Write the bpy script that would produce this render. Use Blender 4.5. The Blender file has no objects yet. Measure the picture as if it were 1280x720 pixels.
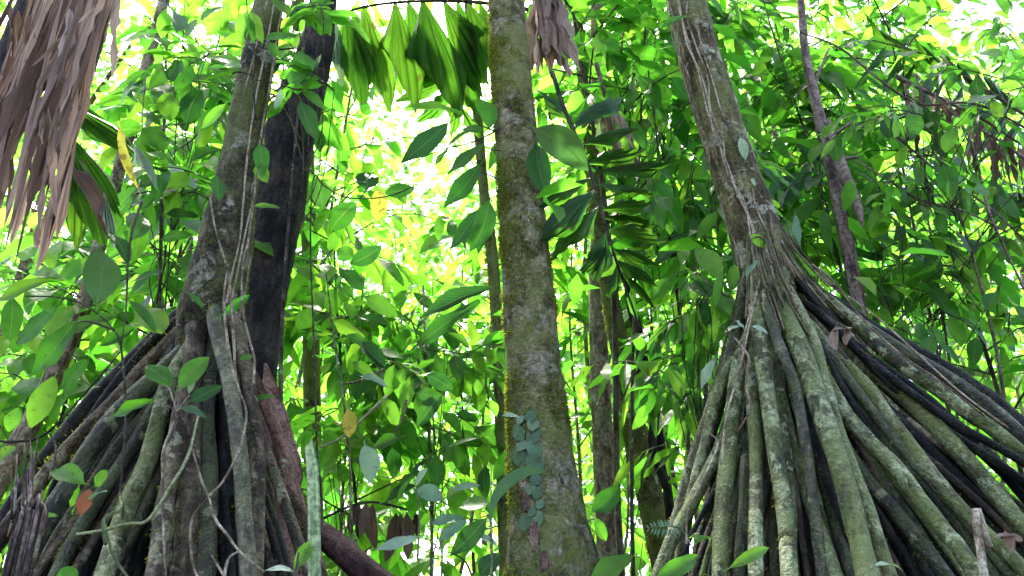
import bpy, math, random
import numpy as np
from mathutils import Vector, Matrix, Quaternion, noise

# ------------------------------------------------------------------ camera, sky, sun, exposure
scene = bpy.context.scene
COL = scene.collection
FPX, PITCH, CAMZ = 1000.0, math.radians(26.0), 1.2
cam_d = bpy.data.cameras.new('camera')
cam_d.sensor_width = 36.0
cam_d.lens = 36.0 * FPX / 1280.0
cam_d.clip_start = 0.05
cam_d.clip_end = 600.0
cam = bpy.data.objects.new('camera', cam_d)
cam.location = (0, 0, CAMZ)
cam.rotation_euler = (math.pi / 2 + PITCH, 0, 0)
COL.objects.link(cam)
scene.camera = cam

SUN_EL, SUN_AZ = math.radians(60.0), math.radians(-20.0)     # azimuth measured from +Y (view direction), + to the right
world = bpy.data.worlds.new('World')
scene.world = world
world.use_nodes = True
wn = world.node_tree
sky = wn.nodes.new('ShaderNodeTexSky')
sky.sky_type = 'NISHITA'
sky.sun_disc = False
sky.sun_elevation = SUN_EL
sky.sun_rotation = SUN_AZ
sky.air_density = 1.0
sky.dust_density = 4.0
sky.ozone_density = 0.6
bg = wn.nodes['Background']
wn.links.new(sky.outputs[0], bg.inputs[0])
bg.inputs[1].default_value = 0.15
sun_d = bpy.data.lights.new('sun', 'SUN')
sun_d.energy = 4.5
sun_d.angle = math.radians(6.0)
sun_d.color = (1.0, 0.95, 0.86)
sun = bpy.data.objects.new('sun', sun_d)
sdir = Vector((math.sin(SUN_AZ) * math.cos(SUN_EL), math.cos(SUN_AZ) * math.cos(SUN_EL), math.sin(SUN_EL)))
sun.rotation_euler = (-sdir).to_track_quat('-Z', 'Y').to_euler()
sun.location = (0, 0, 30)
COL.objects.link(sun)
scene.view_settings.view_transform = 'Standard'
scene.view_settings.look = 'None'
scene.view_settings.gamma = 1.0
scene.view_settings.exposure = 2.9
scene.cycles.max_bounces = 10
scene.cycles.diffuse_bounces = 4
scene.cycles.glossy_bounces = 2
scene.cycles.transmission_bounces = 5
scene.cycles.transparent_max_bounces = 4
scene.cycles.sample_clamp_indirect = 8.0
scene.cycles.use_denoising = True
scene.cycles.use_adaptive_sampling = True
scene.cycles.adaptive_threshold = 0.015

# ------------------------------------------------------------------ pixel helper
CP, SP = math.cos(PITCH), math.sin(PITCH)


def P(px, py, Y):
    """point on the ray of photo pixel (px,py) that lies Y metres ahead of the camera over the ground"""
    u = (360.0 - py) / FPX
    r = (px - 640.0) / FPX
    t = Y / (CP - u * SP)
    return Vector((r * t, Y, CAMZ + t * (SP + u * CP)))


def W(px, py, Y, w):
    u = (360.0 - py) / FPX
    return w / FPX * Y / (CP - u * SP)


RND = random.Random(7)


def U(a, b):
    return RND.uniform(a, b)


# ------------------------------------------------------------------ materials
def nd(nt, t, **kw):
    n = nt.nodes.new(t)
    for k, v in kw.items():
        setattr(n, k, v)
    return n


def math_n(nt, op, a, b=None):
    n = nt.nodes.new('ShaderNodeMath')
    n.operation = op
    for i, v in enumerate((a, b)):
        if v is None:
            continue
        if isinstance(v, (int, float)):
            n.inputs[i].default_value = v
        else:
            nt.links.new(v, n.inputs[i])
    return n.outputs[0]


def ramp(nt, fac, stops, interp='LINEAR'):
    n = nt.nodes.new('ShaderNodeValToRGB')
    cr = n.color_ramp
    cr.interpolation = interp
    while len(cr.elements) < len(stops):
        cr.elements.new(0.5)
    for e, (p, c) in zip(cr.elements, stops):
        e.position = p
        e.color = (*c, 1) if len(c) == 3 else c
    nt.links.new(fac, n.inputs[0])
    return n.outputs[0]


def mixc(nt, fac, a, b, mode='MIX'):
    n = nt.nodes.new('ShaderNodeMix')
    n.data_type = 'RGBA'
    n.blend_type = mode
    for s, v in ((n.inputs[0], fac), (n.inputs[6], a), (n.inputs[7], b)):
        if isinstance(v, (int, float)):
            s.default_value = v
        elif isinstance(v, tuple):
            s.default_value = (*v, 1)
        else:
            nt.links.new(v, s)
    return n.outputs[2]


def new_mat(name):
    m = bpy.data.materials.new(name)
    m.use_nodes = True
    nt = m.node_tree
    nt.nodes.clear()
    out = nt.nodes.new('ShaderNodeOutputMaterial')
    return m, nt, out


def noise_n(nt, vec, scale, detail=4, rough=0.55, dist=0.0):
    n = nt.nodes.new('ShaderNodeTexNoise')
    n.inputs['Scale'].default_value = scale
    n.inputs['Detail'].default_value = detail
    n.inputs['Roughness'].default_value = rough
    n.inputs['Distortion'].default_value = dist
    if vec is not None:
        nt.links.new(vec, n.inputs['Vector'])
    return n.outputs['Fac']


def leaf_mat(name, refl, trans, rough=0.4, tmix=0.5, spot=0.06, vein=0.35, spec=0.2, streak=0.0, vfreq=11.0, vdark=False):
    m, nt, out = new_mat(name)
    oi = nd(nt, 'ShaderNodeObjectInfo')
    at = nd(nt, 'ShaderNodeAttribute', attribute_name='rnd')
    r = math_n(nt, 'FRACT', math_n(nt, 'ADD', oi.outputs['Random'], at.outputs['Fac']))
    cr = ramp(nt, r, refl)
    ct = ramp(nt, r, trans)
    uv = nd(nt, 'ShaderNodeUVMap')
    sx = nd(nt, 'ShaderNodeSeparateXYZ')
    nt.links.new(uv.outputs[0], sx.inputs[0])
    du = math_n(nt, 'ABSOLUTE', math_n(nt, 'SUBTRACT', sx.outputs[0], 0.5))
    mid = math_n(nt, 'LESS_THAN', du, 0.028)
    ph = math_n(nt, 'SUBTRACT', math_n(nt, 'MULTIPLY', sx.outputs[1], vfreq), math_n(nt, 'MULTIPLY', du, vfreq * 0.62))
    tri = math_n(nt, 'PINGPONG', ph, 0.5)
    sec = math_n(nt, 'LESS_THAN', tri, 0.06)
    ve = math_n(nt, 'MULTIPLY', math_n(nt, 'MAXIMUM', mid, math_n(nt, 'MULTIPLY', sec, 0.55)), vein)
    tc = nd(nt, 'ShaderNodeTexCoord')
    off = nd(nt, 'ShaderNodeVectorMath', operation='ADD')
    nt.links.new(tc.outputs['Object'], off.inputs[0])
    cb = nd(nt, 'ShaderNodeCombineXYZ')
    nt.links.new(math_n(nt, 'MULTIPLY', r, 40.0), cb.inputs[0])
    nt.links.new(cb.outputs[0], off.inputs[1])
    n1 = noise_n(nt, off.outputs[0], 7.0, 3)
    sp = ramp(nt, n1, [(0.70 - spot, (0, 0, 0)), (0.74 - spot, (1, 1, 1))])
    n2 = noise_n(nt, off.outputs[0], 2.5, 2)
    shade = ramp(nt, n2, [(0.3, (0.72, 0.75, 0.7)), (0.7, (1.15, 1.1, 1.1))])
    cr = mixc(nt, 1.0, cr, shade, 'MULTIPLY')
    ct = mixc(nt, 1.0, ct, shade, 'MULTIPLY')
    cr = mixc(nt, ve, cr, (0.16, 0.24, 0.06))
    ct = mixc(nt, ve, ct, (0.015, 0.07, 0.008) if vdark else (0.30, 0.42, 0.10))
    cr = mixc(nt, math_n(nt, 'MULTIPLY', sp, 0.7), cr, (0.10, 0.075, 0.03))
    ct = mixc(nt, math_n(nt, 'MULTIPLY', sp, 0.7), ct, (0.10, 0.07, 0.02))
    hgt = math_n(nt, 'SUBTRACT', n1, ve)
    if streak:
        sm = nd(nt, 'ShaderNodeMapping')
        sm.inputs['Scale'].default_value = (26, 1.6, 1)
        nt.links.new(uv.outputs[0], sm.inputs[0])
        sa = nd(nt, 'ShaderNodeVectorMath', operation='ADD')
        nt.links.new(sm.outputs[0], sa.inputs[0])
        nt.links.new(cb.outputs[0], sa.inputs[1])
        sn = noise_n(nt, sa.outputs[0], 1.0, 4, 0.6)
        sc_ = ramp(nt, sn, [(0.36, (1 - streak, 1 - streak, 1 - streak)), (0.64, (1 + streak * 0.5,) * 3)])
        cr = mixc(nt, 1.0, cr, sc_, 'MULTIPLY')
        ct = mixc(nt, 1.0, ct, sc_, 'MULTIPLY')
        hgt = math_n(nt, 'ADD', hgt, math_n(nt, 'MULTIPLY', sn, 1.2))
    b = nd(nt, 'ShaderNodeBsdfPrincipled')
    nt.links.new(cr, b.inputs['Base Color'])
    b.inputs['Roughness'].default_value = rough
    b.inputs['Specular IOR Level'].default_value = spec
    bump = nd(nt, 'ShaderNodeBump')
    bump.inputs['Strength'].default_value = 0.25
    bump.inputs['Distance'].default_value = 0.02
    nt.links.new(hgt, bump.inputs['Height'])
    nt.links.new(bump.outputs[0], b.inputs['Normal'])
    tr = nd(nt, 'ShaderNodeBsdfTranslucent')
    nt.links.new(ct, tr.inputs[0])
    mx = nd(nt, 'ShaderNodeMixShader')
    mx.inputs[0].default_value = tmix
    nt.links.new(b.outputs[0], mx.inputs[1])
    nt.links.new(tr.outputs[0], mx.inputs[2])
    nt.links.new(mx.outputs[0], out.inputs[0])
    return m


def bark_mat(name, cols, moss=0.3, moss_col=(0.10, 0.13, 0.025), lichen=0.2, lichen_col=(0.30, 0.36, 0.27),
             scale=6.0, stretch=0.3, rough=0.85, bump=0.5, wet=0.0):
    m, nt, out = new_mat(name)
    uv = nd(nt, 'ShaderNodeUVMap')
    tc = nd(nt, 'ShaderNodeTexCoord')
    mp = nd(nt, 'ShaderNodeMapping')
    mp.inputs['Scale'].default_value = (1, stretch, 1)
    nt.links.new(uv.outputs[0], mp.inputs[0])
    oi = nd(nt, 'ShaderNodeObjectInfo')
    off = nd(nt, 'ShaderNodeVectorMath', operation='ADD')
    nt.links.new(mp.outputs[0], off.inputs[0])
    cb = nd(nt, 'ShaderNodeCombineXYZ')
    nt.links.new(math_n(nt, 'MULTIPLY', oi.outputs['Random'], 50.0), cb.inputs[2])
    nt.links.new(cb.outputs[0], off.inputs[1])
    n1 = noise_n(nt, off.outputs[0], scale * 4, 6, 0.65)
    n2 = noise_n(nt, tc.outputs['Object'], scale * 0.8, 4, 0.6)
    n3 = noise_n(nt, tc.outputs['Object'], scale * 1.7, 6, 0.7, 0.4)
    n4 = noise_n(nt, tc.outputs['Object'], scale * 14, 3, 0.6)
    f = math_n(nt, 'ADD', math_n(nt, 'MULTIPLY', n1, 0.6), math_n(nt, 'MULTIPLY', n2, 0.4))
    f = math_n(nt, 'ADD', f, math_n(nt, 'MULTIPLY', math_n(nt, 'SUBTRACT', oi.outputs['Random'], 0.5), 0.12))
    c = ramp(nt, f, [(0.40, tuple(x * 0.55 for x in cols[0])), (0.46, cols[0]), (0.52, cols[1]), (0.62, cols[2])])
    lm = ramp(nt, n3, [(0.66 - lichen * 0.35, (0, 0, 0)), (0.70 - lichen * 0.35, (1, 1, 1))])
    c = mixc(nt, math_n(nt, 'MULTIPLY', lm, 0.75), c, lichen_col)
    n5 = noise_n(nt, tc.outputs['Object'], scale * 9, 5, 0.75)
    sp5 = ramp(nt, n5, [(0.38, (0.32, 0.32, 0.32)), (0.5, (1, 1, 1)), (0.62, (1.65, 1.55, 1.4))])
    c = mixc(nt, 0.8, c, sp5, 'MULTIPLY')
    mm = math_n(nt, 'ADD', math_n(nt, 'MULTIPLY', n2, 0.6), math_n(nt, 'MULTIPLY', n4, 0.4))
    mo = ramp(nt, mm, [(0.62 - moss * 0.35, (0, 0, 0)), (0.72 - moss * 0.30, (1, 1, 1))])
    mcol = mixc(nt, n4, tuple(x * 0.45 for x in moss_col), tuple(min(1, x * 1.6) for x in moss_col))
    c = mixc(nt, math_n(nt, 'MULTIPLY', mo, 0.85), c, mcol)
    b = nd(nt, 'ShaderNodeBsdfPrincipled')
    nt.links.new(c, b.inputs['Base Color'])
    b.inputs['Roughness'].default_value = rough
    b.inputs['Specular IOR Level'].default_value = 0.15 + wet
    bp = nd(nt, 'ShaderNodeBump')
    bp.inputs['Strength'].default_value = bump
    bp.inputs['Distance'].default_value = 0.03
    h = math_n(nt, 'ADD', n1, math_n(nt, 'MULTIPLY', n4, 0.5))
    h = math_n(nt, 'ADD', h, math_n(nt, 'MULTIPLY', mo, 0.3))
    h = math_n(nt, 'ADD', h, math_n(nt, 'MULTIPLY', n5, 0.6))
    nt.links.new(h, bp.inputs['Height'])
    nt.links.new(bp.outputs[0], b.inputs['Normal'])
    nt.links.new(b.outputs[0], out.inputs[0])
    return m


M = {}
G = lambda r, g, b: (r, g, b)
M['leaf_bright'] = leaf_mat('leaf_bright', [(0, (0.035, 0.12, 0.015)), (0.5, (0.05, 0.155, 0.018)), (1, (0.08, 0.175, 0.02))],
                            [(0, (0.13, 0.56, 0.03)), (0.5, (0.22, 0.66, 0.04)), (1, (0.36, 0.74, 0.05))], tmix=0.55)
M['leaf_mid'] = leaf_mat('leaf_mid', [(0, (0.02, 0.075, 0.012)), (0.5, (0.032, 0.105, 0.016)), (1, (0.055, 0.125, 0.018))],
                         [(0, (0.06, 0.34, 0.018)), (0.5, (0.11, 0.45, 0.022)), (1, (0.20, 0.54, 0.03))], tmix=0.5)
M['leaf_dark'] = leaf_mat('leaf_dark', [(0, (0.010, 0.042, 0.010)), (0.5, (0.018, 0.062, 0.012)), (1, (0.03, 0.085, 0.015))],
                          [(0, (0.025, 0.16, 0.012)), (0.5, (0.05, 0.25, 0.015)), (1, (0.10, 0.35, 0.02))], tmix=0.5, rough=0.42, spec=0.25)
M['leaf_ribbed'] = leaf_mat('leaf_ribbed', [(0, (0.07, 0.17, 0.04)), (1, (0.09, 0.19, 0.05))], [(0, (0.05, 0.17, 0.025)), (1, (0.06, 0.19, 0.03))], tmix=0.4, vein=0.95, spot=0.0, vfreq=17.0, vdark=True)
M['leaf_far'] = leaf_mat('leaf_far', [(0, (0.05, 0.12, 0.02)), (0.5, (0.08, 0.17, 0.03)), (1, (0.12, 0.20, 0.04))],
                         [(0, (0.16, 0.54, 0.05)), (0.5, (0.28, 0.68, 0.08)), (1, (0.36, 0.76, 0.10))], tmix=0.55, vein=0)
M['leaf_pale'] = leaf_mat('leaf_pale', [(0, (0.20, 0.30, 0.20)), (1, (0.28, 0.36, 0.28))],
                          [(0, (0.2, 0.4, 0.15)), (1, (0.3, 0.5, 0.2))], tmix=0.25, rough=0.35, vein=0.2)
M['leaf_blue'] = leaf_mat('leaf_blue', [(0, (0.06, 0.12, 0.065)), (0.5, (0.10, 0.18, 0.10)), (1, (0.15, 0.22, 0.13))],
                          [(0, (0.06, 0.2, 0.08)), (1, (0.1, 0.25, 0.1))], tmix=0.2, rough=0.4, vein=0.2)
M['leaf_yellow'] = leaf_mat('leaf_yellow', [(0, (0.16, 0.16, 0.03)), (1, (0.20, 0.19, 0.04))],
                            [(0, (0.5, 0.52, 0.06)), (1, (0.6, 0.5, 0.08))], tmix=0.5, spot=0.12)
M['palm_green'] = leaf_mat('palm_green', [(0, (0.025, 0.075, 0.015)), (1, (0.05, 0.12, 0.02))],
                           [(0, (0.08, 0.30, 0.018)), (1, (0.16, 0.40, 0.025))], tmix=0.5, rough=0.45, vein=0.0, streak=0.4)
M['palm_dark'] = leaf_mat('palm_dark', [(0, (0.015, 0.05, 0.015)), (1, (0.03, 0.08, 0.02))],
                          [(0, (0.06, 0.24, 0.015)), (1, (0.13, 0.36, 0.02))], tmix=0.4, rough=0.38, spec=0.3, vein=0.0, streak=0.35)
M['dead_leaf'] = leaf_mat('dead_leaf', [(0, (0.05, 0.032, 0.026)), (0.5, (0.12, 0.08, 0.065)), (1, (0.22, 0.155, 0.13))],
                          [(0, (0.12, 0.07, 0.05)), (1, (0.25, 0.16, 0.11))], tmix=0.2, rough=0.85, vein=0, spec=0.1, spot=0.05, streak=0.65)
M['dead_pale'] = leaf_mat('dead_pale', [(0, (0.24, 0.17, 0.14)), (1, (0.42, 0.32, 0.28))],
                          [(0, (0.3, 0.2, 0.15)), (1, (0.4, 0.3, 0.22))], tmix=0.25, rough=0.85, vein=0, spec=0.1, streak=0.55)
M['litter_red'] = leaf_mat('litter_red', [(0, (0.22, 0.07, 0.03)), (1, (0.34, 0.16, 0.09))],
                           [(0, (0.4, 0.12, 0.04)), (1, (0.45, 0.2, 0.1))], tmix=0.3, rough=0.7, vein=0.1)
M['moss'] = leaf_mat('moss', [(0, (0.07, 0.10, 0.015)), (0.6, (0.14, 0.17, 0.025)), (1, (0.22, 0.24, 0.05))],
                     [(0, (0.2, 0.3, 0.03)), (1, (0.45, 0.5, 0.06))], tmix=0.4, rough=0.9, vein=0, spec=0.05)
M['bark_center'] = bark_mat('bark_center', [(0.06, 0.05, 0.03), (0.16, 0.135, 0.088), (0.32, 0.26, 0.185)], moss=0.55,
                            moss_col=(0.10, 0.125, 0.025), lichen=0.38, lichen_col=(0.27, 0.25, 0.20), scale=5, stretch=0.8, bump=0.7)
M['bark_palm'] = bark_mat('bark_palm', [(0.07, 0.06, 0.03), (0.18, 0.16, 0.085), (0.32, 0.275, 0.165)], moss=0.4,
                          moss_col=(0.10, 0.12, 0.035), lichen=0.35, lichen_col=(0.34, 0.34, 0.27), scale=6, stretch=0.25, bump=0.8)
M['bark_left'] = bark_mat('bark_left', [(0.045, 0.038, 0.026), (0.11, 0.097, 0.063), (0.21, 0.185, 0.13)], moss=0.5,
                          moss_col=(0.09, 0.11, 0.03), lichen=0.35, lichen_col=(0.3, 0.31, 0.26), scale=6, stretch=0.3, bump=0.8)
M['bark_dark'] = bark_mat('bark_dark', [(0.010, 0.009, 0.010), (0.022, 0.019, 0.020), (0.05, 0.041, 0.038)], moss=0.15,
                          moss_col=(0.03, 0.036, 0.012), lichen=0.1, lichen_col=(0.08, 0.07, 0.06), scale=6, stretch=0.3)
M['bark_brown'] = bark_mat('bark_brown', [(0.09, 0.066, 0.048), (0.20, 0.155, 0.115), (0.34, 0.27, 0.21)], moss=0.3,
                           moss_col=(0.09, 0.10, 0.03), lichen=0.25, scale=6, stretch=0.4)
M['bark_mossy'] = bark_mat('bark_mossy', [(0.07, 0.062, 0.035), (0.15, 0.13, 0.08), (0.26, 0.225, 0.15)], moss=0.6,
                           moss_col=(0.12, 0.15, 0.035), lichen=0.15, scale=6, stretch=0.4)
M['bark_purple'] = bark_mat('bark_purple', [(0.07, 0.05, 0.048), (0.15, 0.11, 0.105), (0.26, 0.20, 0.19)], moss=0.05,
                            lichen=0.15, lichen_col=(0.3, 0.26, 0.25), scale=6, stretch=0.2)
M['fibre_pink'] = bark_mat('fibre_pink', [(0.11, 0.05, 0.042), (0.25, 0.13, 0.105), (0.38, 0.24, 0.20)], moss=0.0,
                           lichen=0.1, lichen_col=(0.4, 0.28, 0.24), scale=9, stretch=0.08, bump=1.0)
M['root_green'] = bark_mat('root_green', [(0.045, 0.05, 0.022), (0.12, 0.13, 0.06), (0.25, 0.25, 0.14)], moss=0.5,
                           moss_col=(0.09, 0.12, 0.025), lichen=0.42, lichen_col=(0.30, 0.34, 0.19), scale=7, stretch=0.35, rough=0.7, bump=0.7, wet=0.15)
M['root_mid'] = bark_mat('root_mid', [(0.022, 0.023, 0.015), (0.06, 0.062, 0.037), (0.14, 0.135, 0.09)], moss=0.45,
                         moss_col=(0.04, 0.055, 0.016), lichen=0.28, lichen_col=(0.18, 0.19, 0.10), scale=7, stretch=0.35, rough=0.6, bump=0.7, wet=0.2)
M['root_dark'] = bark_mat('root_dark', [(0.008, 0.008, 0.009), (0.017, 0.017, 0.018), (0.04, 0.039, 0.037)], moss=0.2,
                          moss_col=(0.022, 0.03, 0.012), lichen=0.05, lichen_col=(0.07, 0.08, 0.06), scale=7, stretch=0.35, rough=0.7, bump=0.6, wet=0.0)  # black bark, darkened further to paint in the shade between roots
M['root_brown'] = bark_mat('root_brown', [(0.032, 0.022, 0.015), (0.085, 0.062, 0.043), (0.20, 0.15, 0.105)], moss=0.25,
                           moss_col=(0.08, 0.09, 0.03), lichen=0.3, lichen_col=(0.25, 0.235, 0.15), scale=7, stretch=0.35, rough=0.75, bump=0.8, wet=0.1)
M['root_red'] = bark_mat('root_red', [(0.07, 0.04, 0.03), (0.16, 0.085, 0.062), (0.25, 0.15, 0.11)], moss=0.1,
                         lichen=0.1, scale=7, stretch=0.25, rough=0.8, bump=0.8)
M['vine'] = bark_mat('vine', [(0.13, 0.10, 0.07), (0.25, 0.21, 0.155), (0.40, 0.35, 0.28)], moss=0.1, lichen=0.1, scale=12, stretch=0.3)
M['vine_green'] = bark_mat('vine_green', [(0.09, 0.12, 0.05), (0.16, 0.20, 0.09), (0.25, 0.28, 0.16)], moss=0.1, lichen=0.1, scale=12)
M['rootlet'] = bark_mat('rootlet', [(0.05, 0.042, 0.026), (0.12, 0.10, 0.065), (0.24, 0.2, 0.14)], moss=0.3, lichen=0.1, scale=12, stretch=0.3)
M['twig'] = bark_mat('twig', [(0.03, 0.026, 0.02), (0.06, 0.052, 0.04), (0.11, 0.095, 0.075)], moss=0.15, lichen=0.15, scale=12)
M['stem_pale'] = bark_mat('stem_pale', [(0.12, 0.12, 0.06), (0.22, 0.21, 0.12), (0.33, 0.31, 0.2)], moss=0.1, lichen=0.3, scale=10)
M['petiole'] = bark_mat('petiole', [(0.17, 0.25, 0.12), (0.27, 0.36, 0.19), (0.40, 0.47, 0.28)], moss=0.0, lichen=0.15,
                        lichen_col=(0.36, 0.40, 0.26), scale=10, stretch=0.03, rough=0.5)
M['log_purple'] = bark_mat('log_purple', [(0.02, 0.010, 0.010), (0.045, 0.022, 0.022), (0.09, 0.05, 0.048)], moss=0.05, lichen=0.1, lichen_col=(0.12, 0.08, 0.08), scale=7, stretch=0.2)
M['ground'] = bark_mat('ground', [(0.035, 0.025, 0.016), (0.07, 0.05, 0.032), (0.12, 0.085, 0.05)], moss=0.25,
                       moss_col=(0.04, 0.06, 0.015), lichen=0.1, lichen_col=(0.12, 0.09, 0.05), scale=3, stretch=1.0, bump=1.0)


# ------------------------------------------------------------------ mesh helpers
class MB:
    def __init__(self):
        self.v, self.f, self.uv, self.rnd = [], [], [], []

    def add(self, verts, faces, uvs=None, rnd=0.0):
        b = len(self.v)
        self.v += verts
        self.uv += uvs if uvs else [(0.0, 0.0)] * len(verts)
        self.rnd += [rnd] * len(verts)
        self.f += [tuple(i + b for i in f) for f in faces]

    def mesh(self, name, mat, origin=Vector((0, 0, 0)), smooth=True):
        me = bpy.data.meshes.new(name)
        ox, oy, oz = origin
        me.from_pydata([(a[0] - ox, a[1] - oy, a[2] - oz) for a in self.v], [], self.f)
        ul = me.uv_layers.new(name='UVMap')
        li = np.empty(len(me.loops), dtype=np.int32)
        me.loops.foreach_get('vertex_index', li)
        ul.data.foreach_set('uv', np.array(self.uv, dtype=np.float32)[li].ravel())
        if any(self.rnd):
            a = me.attributes.new('rnd', 'FLOAT', 'POINT')
            a.data.foreach_set('value', np.array(self.rnd, dtype=np.float32))
        me.materials.append(M[mat])
        if smooth:
            me.polygons.foreach_set('use_smooth', [True] * len(me.polygons))
        me.update()
        return me

    def obj(self, name, mat, parent=None, smooth=True, **kw):
        org = parent['_o'] if parent is not None and '_o' in parent else Vector((0, 0, 0))
        o = bpy.data.objects.new(name, self.mesh(name, mat, Vector(org), smooth))
        COL.objects.link(o)
        if parent is not None:
            o.parent = parent
            if parent.type == 'MESH':
                pass
        for k, v in kw.items():
            o[k] = v
        return o


def thing(name, label, cat, loc, group=None):
    o = bpy.data.objects.new(name, None)
    o.location = loc
    o.empty_display_size = 0.1
    COL.objects.link(o)
    o['label'] = label
    o['category'] = cat
    if group:
        o['group'] = group
    o['_o'] = tuple(loc)
    return o


def catmull(pts, seg):
    n = len(pts)
    if n == 2:
        return [pts[0].lerp(pts[1], i / seg) for i in range(seg + 1)], [i / seg for i in range(seg + 1)]
    out, par = [], []
    ext = [pts[0] * 2 - pts[1]] + list(pts) + [pts[-1] * 2 - pts[-2]]
    for k in range(seg + 1):
        t = k / seg * (n - 1)
        i = min(int(t), n - 2)
        u = t - i
        p0, p1, p2, p3 = ext[i], ext[i + 1], ext[i + 2], ext[i + 3]
        out.append(0.5 * ((2 * p1) + (p2 - p0) * u + (2 * p0 - 5 * p1 + 4 * p2 - p3) * u * u + (3 * p1 - p0 - 3 * p2 + p3) * u ** 3))
        par.append(t)
    return out, par


SURF = {}


def tube(mb, pts, rad, sides=10, seg=24, bump=0.0, freq=6.0, seed=0.0, cap=True, rec=None, lobes=0, lobe_amp=0.0, rnd=0.0):
    """tapered tube along pts; rad: list like pts"""
    path, par = catmull([Vector(p) for p in pts], seg)
    tang = []
    for i in range(len(path)):
        a = path[max(0, i - 1)]
        b = path[min(len(path) - 1, i + 1)]
        tang.append((b - a).normalized() if (b - a).length > 1e-9 else Vector((0, 0, 1)))
    ref = Vector((0, 1, 0)) if abs(tang[0].y) < 0.9 else Vector((1, 0, 0))
    nrm = (ref - tang[0] * ref.dot(tang[0])).normalized()
    verts, uvs, faces = [], [], []
    ln = 0.0
    for i, p in enumerate(path):
        if i:
            ln += (p - path[i - 1]).length
            q = tang[i - 1].rotation_difference(tang[i])
            nrm = (q @ nrm)
            nrm = (nrm - tang[i] * nrm.dot(tang[i])).normalized()
        bi = tang[i].cross(nrm)
        k = min(int(par[i]), len(rad) - 2) if len(pts) > 2 else 0
        u = par[i] - k
        r = rad[k] * (1 - u) + rad[k + 1] * u
        for s in range(sides + 1):
            a = 2 * math.pi * s / sides
            aa = 2 * math.pi * (s % sides) / sides
            d = nrm * math.cos(aa) + bi * math.sin(aa)
            rr = r
            if lobes:
                rr *= 1 + lobe_amp * math.sin(lobes * aa + ln * 1.5)
            if bump:
                q = p + d * r
                rr *= 1 + bump * (noise.noise(q * freq + Vector((seed, 0, 0))) + 0.5 * noise.noise(q * freq * 3 + Vector((0, seed, 0))))
            verts.append(tuple(p + d * rr))
            uvs.append((a * r, ln))
            if rec is not None and s < sides:
                rec.append((p + d * rr, d))
    n1 = sides + 1
    for i in range(len(path) - 1):
        for s in range(sides):
            faces.append((i * n1 + s, i * n1 + s + 1, (i + 1) * n1 + s + 1, (i + 1) * n1 + s))
    if cap:
        faces.append(tuple(range(sides - 1, -1, -1)))
        faces.append(tuple((len(path) - 1) * n1 + s for s in range(sides)))
    mb.add(verts, faces, uvs, rnd)


def extend_down(pts, rad, flare=1.25, z=-0.15):
    """carry a traced stem on below the picture, down to the soil"""
    a, b = pts[-2], pts[-1]
    d = (b - a)
    if d.z > -0.02:
        d.z = -0.02
    d = d.normalized()
    L = (b.z - z) / max(0.25, -d.z)
    e = Vector((b.x + d.x * L * 0.75, b.y + d.y * L * 0.75, z))
    m = b.lerp(e, 0.5) + Vector((d.x, d.y, 0)) * 0.05 * L
    return pts + [m, e], rad + [rad[-1] * (1 + (flare - 1) * 0.4), rad[-1] * flare]


def trunk_px(tr, Y, top_ext=5.0, flare=1.3, top_r=0.8):
    pts = [P(a[0], a[1], Y if len(a) < 4 else a[3]) for a in tr]
    rad = [W(a[0], a[1], Y if len(a) < 4 else a[3], a[2]) * 0.5 for a in tr]
    d = (pts[0] - pts[1]).normalized()
    d = (d + Vector((0, 0, 0.5))).normalized()
    pts = [pts[0] + d * top_ext, pts[0] + d * top_ext * 0.45] + pts
    rad = [rad[0] * top_r, rad[0] * (1 + top_r) / 2] + rad
    return extend_down(pts, rad, flare)


# ---------------------------------------------------------------- leaves
def leaf_mesh_data(kind, var):
    rr = random.Random(hash((kind, var)) if False else sum(map(ord, kind)) * 31 + var)
    nl = 6
    wmap = {'elliptic': 0.40, 'oval': 0.54, 'lance': 0.24, 'big': 0.38, 'strap': 0.12}
    Wd = wmap[kind]
    droop = rr.uniform(0.05, 0.28)
    fold = rr.uniform(0.05, 0.45)
    wavy = rr.uniform(0.0, 0.05)
    side = rr.uniform(-0.06, 0.06)
    verts, uvs, faces = [], [], []
    us = (-1, -0.5, 0, 0.5, 1)
    for i in range(nl + 1):
        v = i / nl
        if kind == 'oval':
            w = math.sin(math.pi * min(1, v * 0.97 + 0.015)) ** 0.62
        elif kind == 'lance':
            w = math.sin(math.pi * v ** 0.8) ** 0.9
        elif kind == 'strap':
            w = min(1, v * 5 + 0.15) * (1 - v ** 6 * 0.9)
        else:
            w = math.sin(math.pi * v ** 0.88) ** 0.78
        w = max(w, 0.02) * Wd * 0.5
        if v > 0.9 and kind in ('elliptic', 'big', 'lance'):
            w *= 0.6
        for u in us:
            x = u * w + side * math.sin(math.pi * v)
            z = abs(u) * w * fold - droop * v * v + wavy * math.sin(v * 11 + u * 2) * abs(u)
            y = v * (1 - droop * 0.25 * v)
            verts.append((x, y, z))
            uvs.append((0.5 + 0.5 * u, v))
    for i in range(nl):
        for k in range(4):
            a = i * 5 + k
            faces.append((a, a + 1, a + 6, a + 5))
    b = len(verts)
    verts += [(-0.008, -0.12, 0.01), (0.008, -0.12, 0.01), (0.010, 0.03, 0.002), (-0.010, 0.03, 0.002)]
    uvs += [(0.5, 0)] * 4
    faces.append((b, b + 1, b + 2, b + 3))
    return verts, faces, uvs


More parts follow.
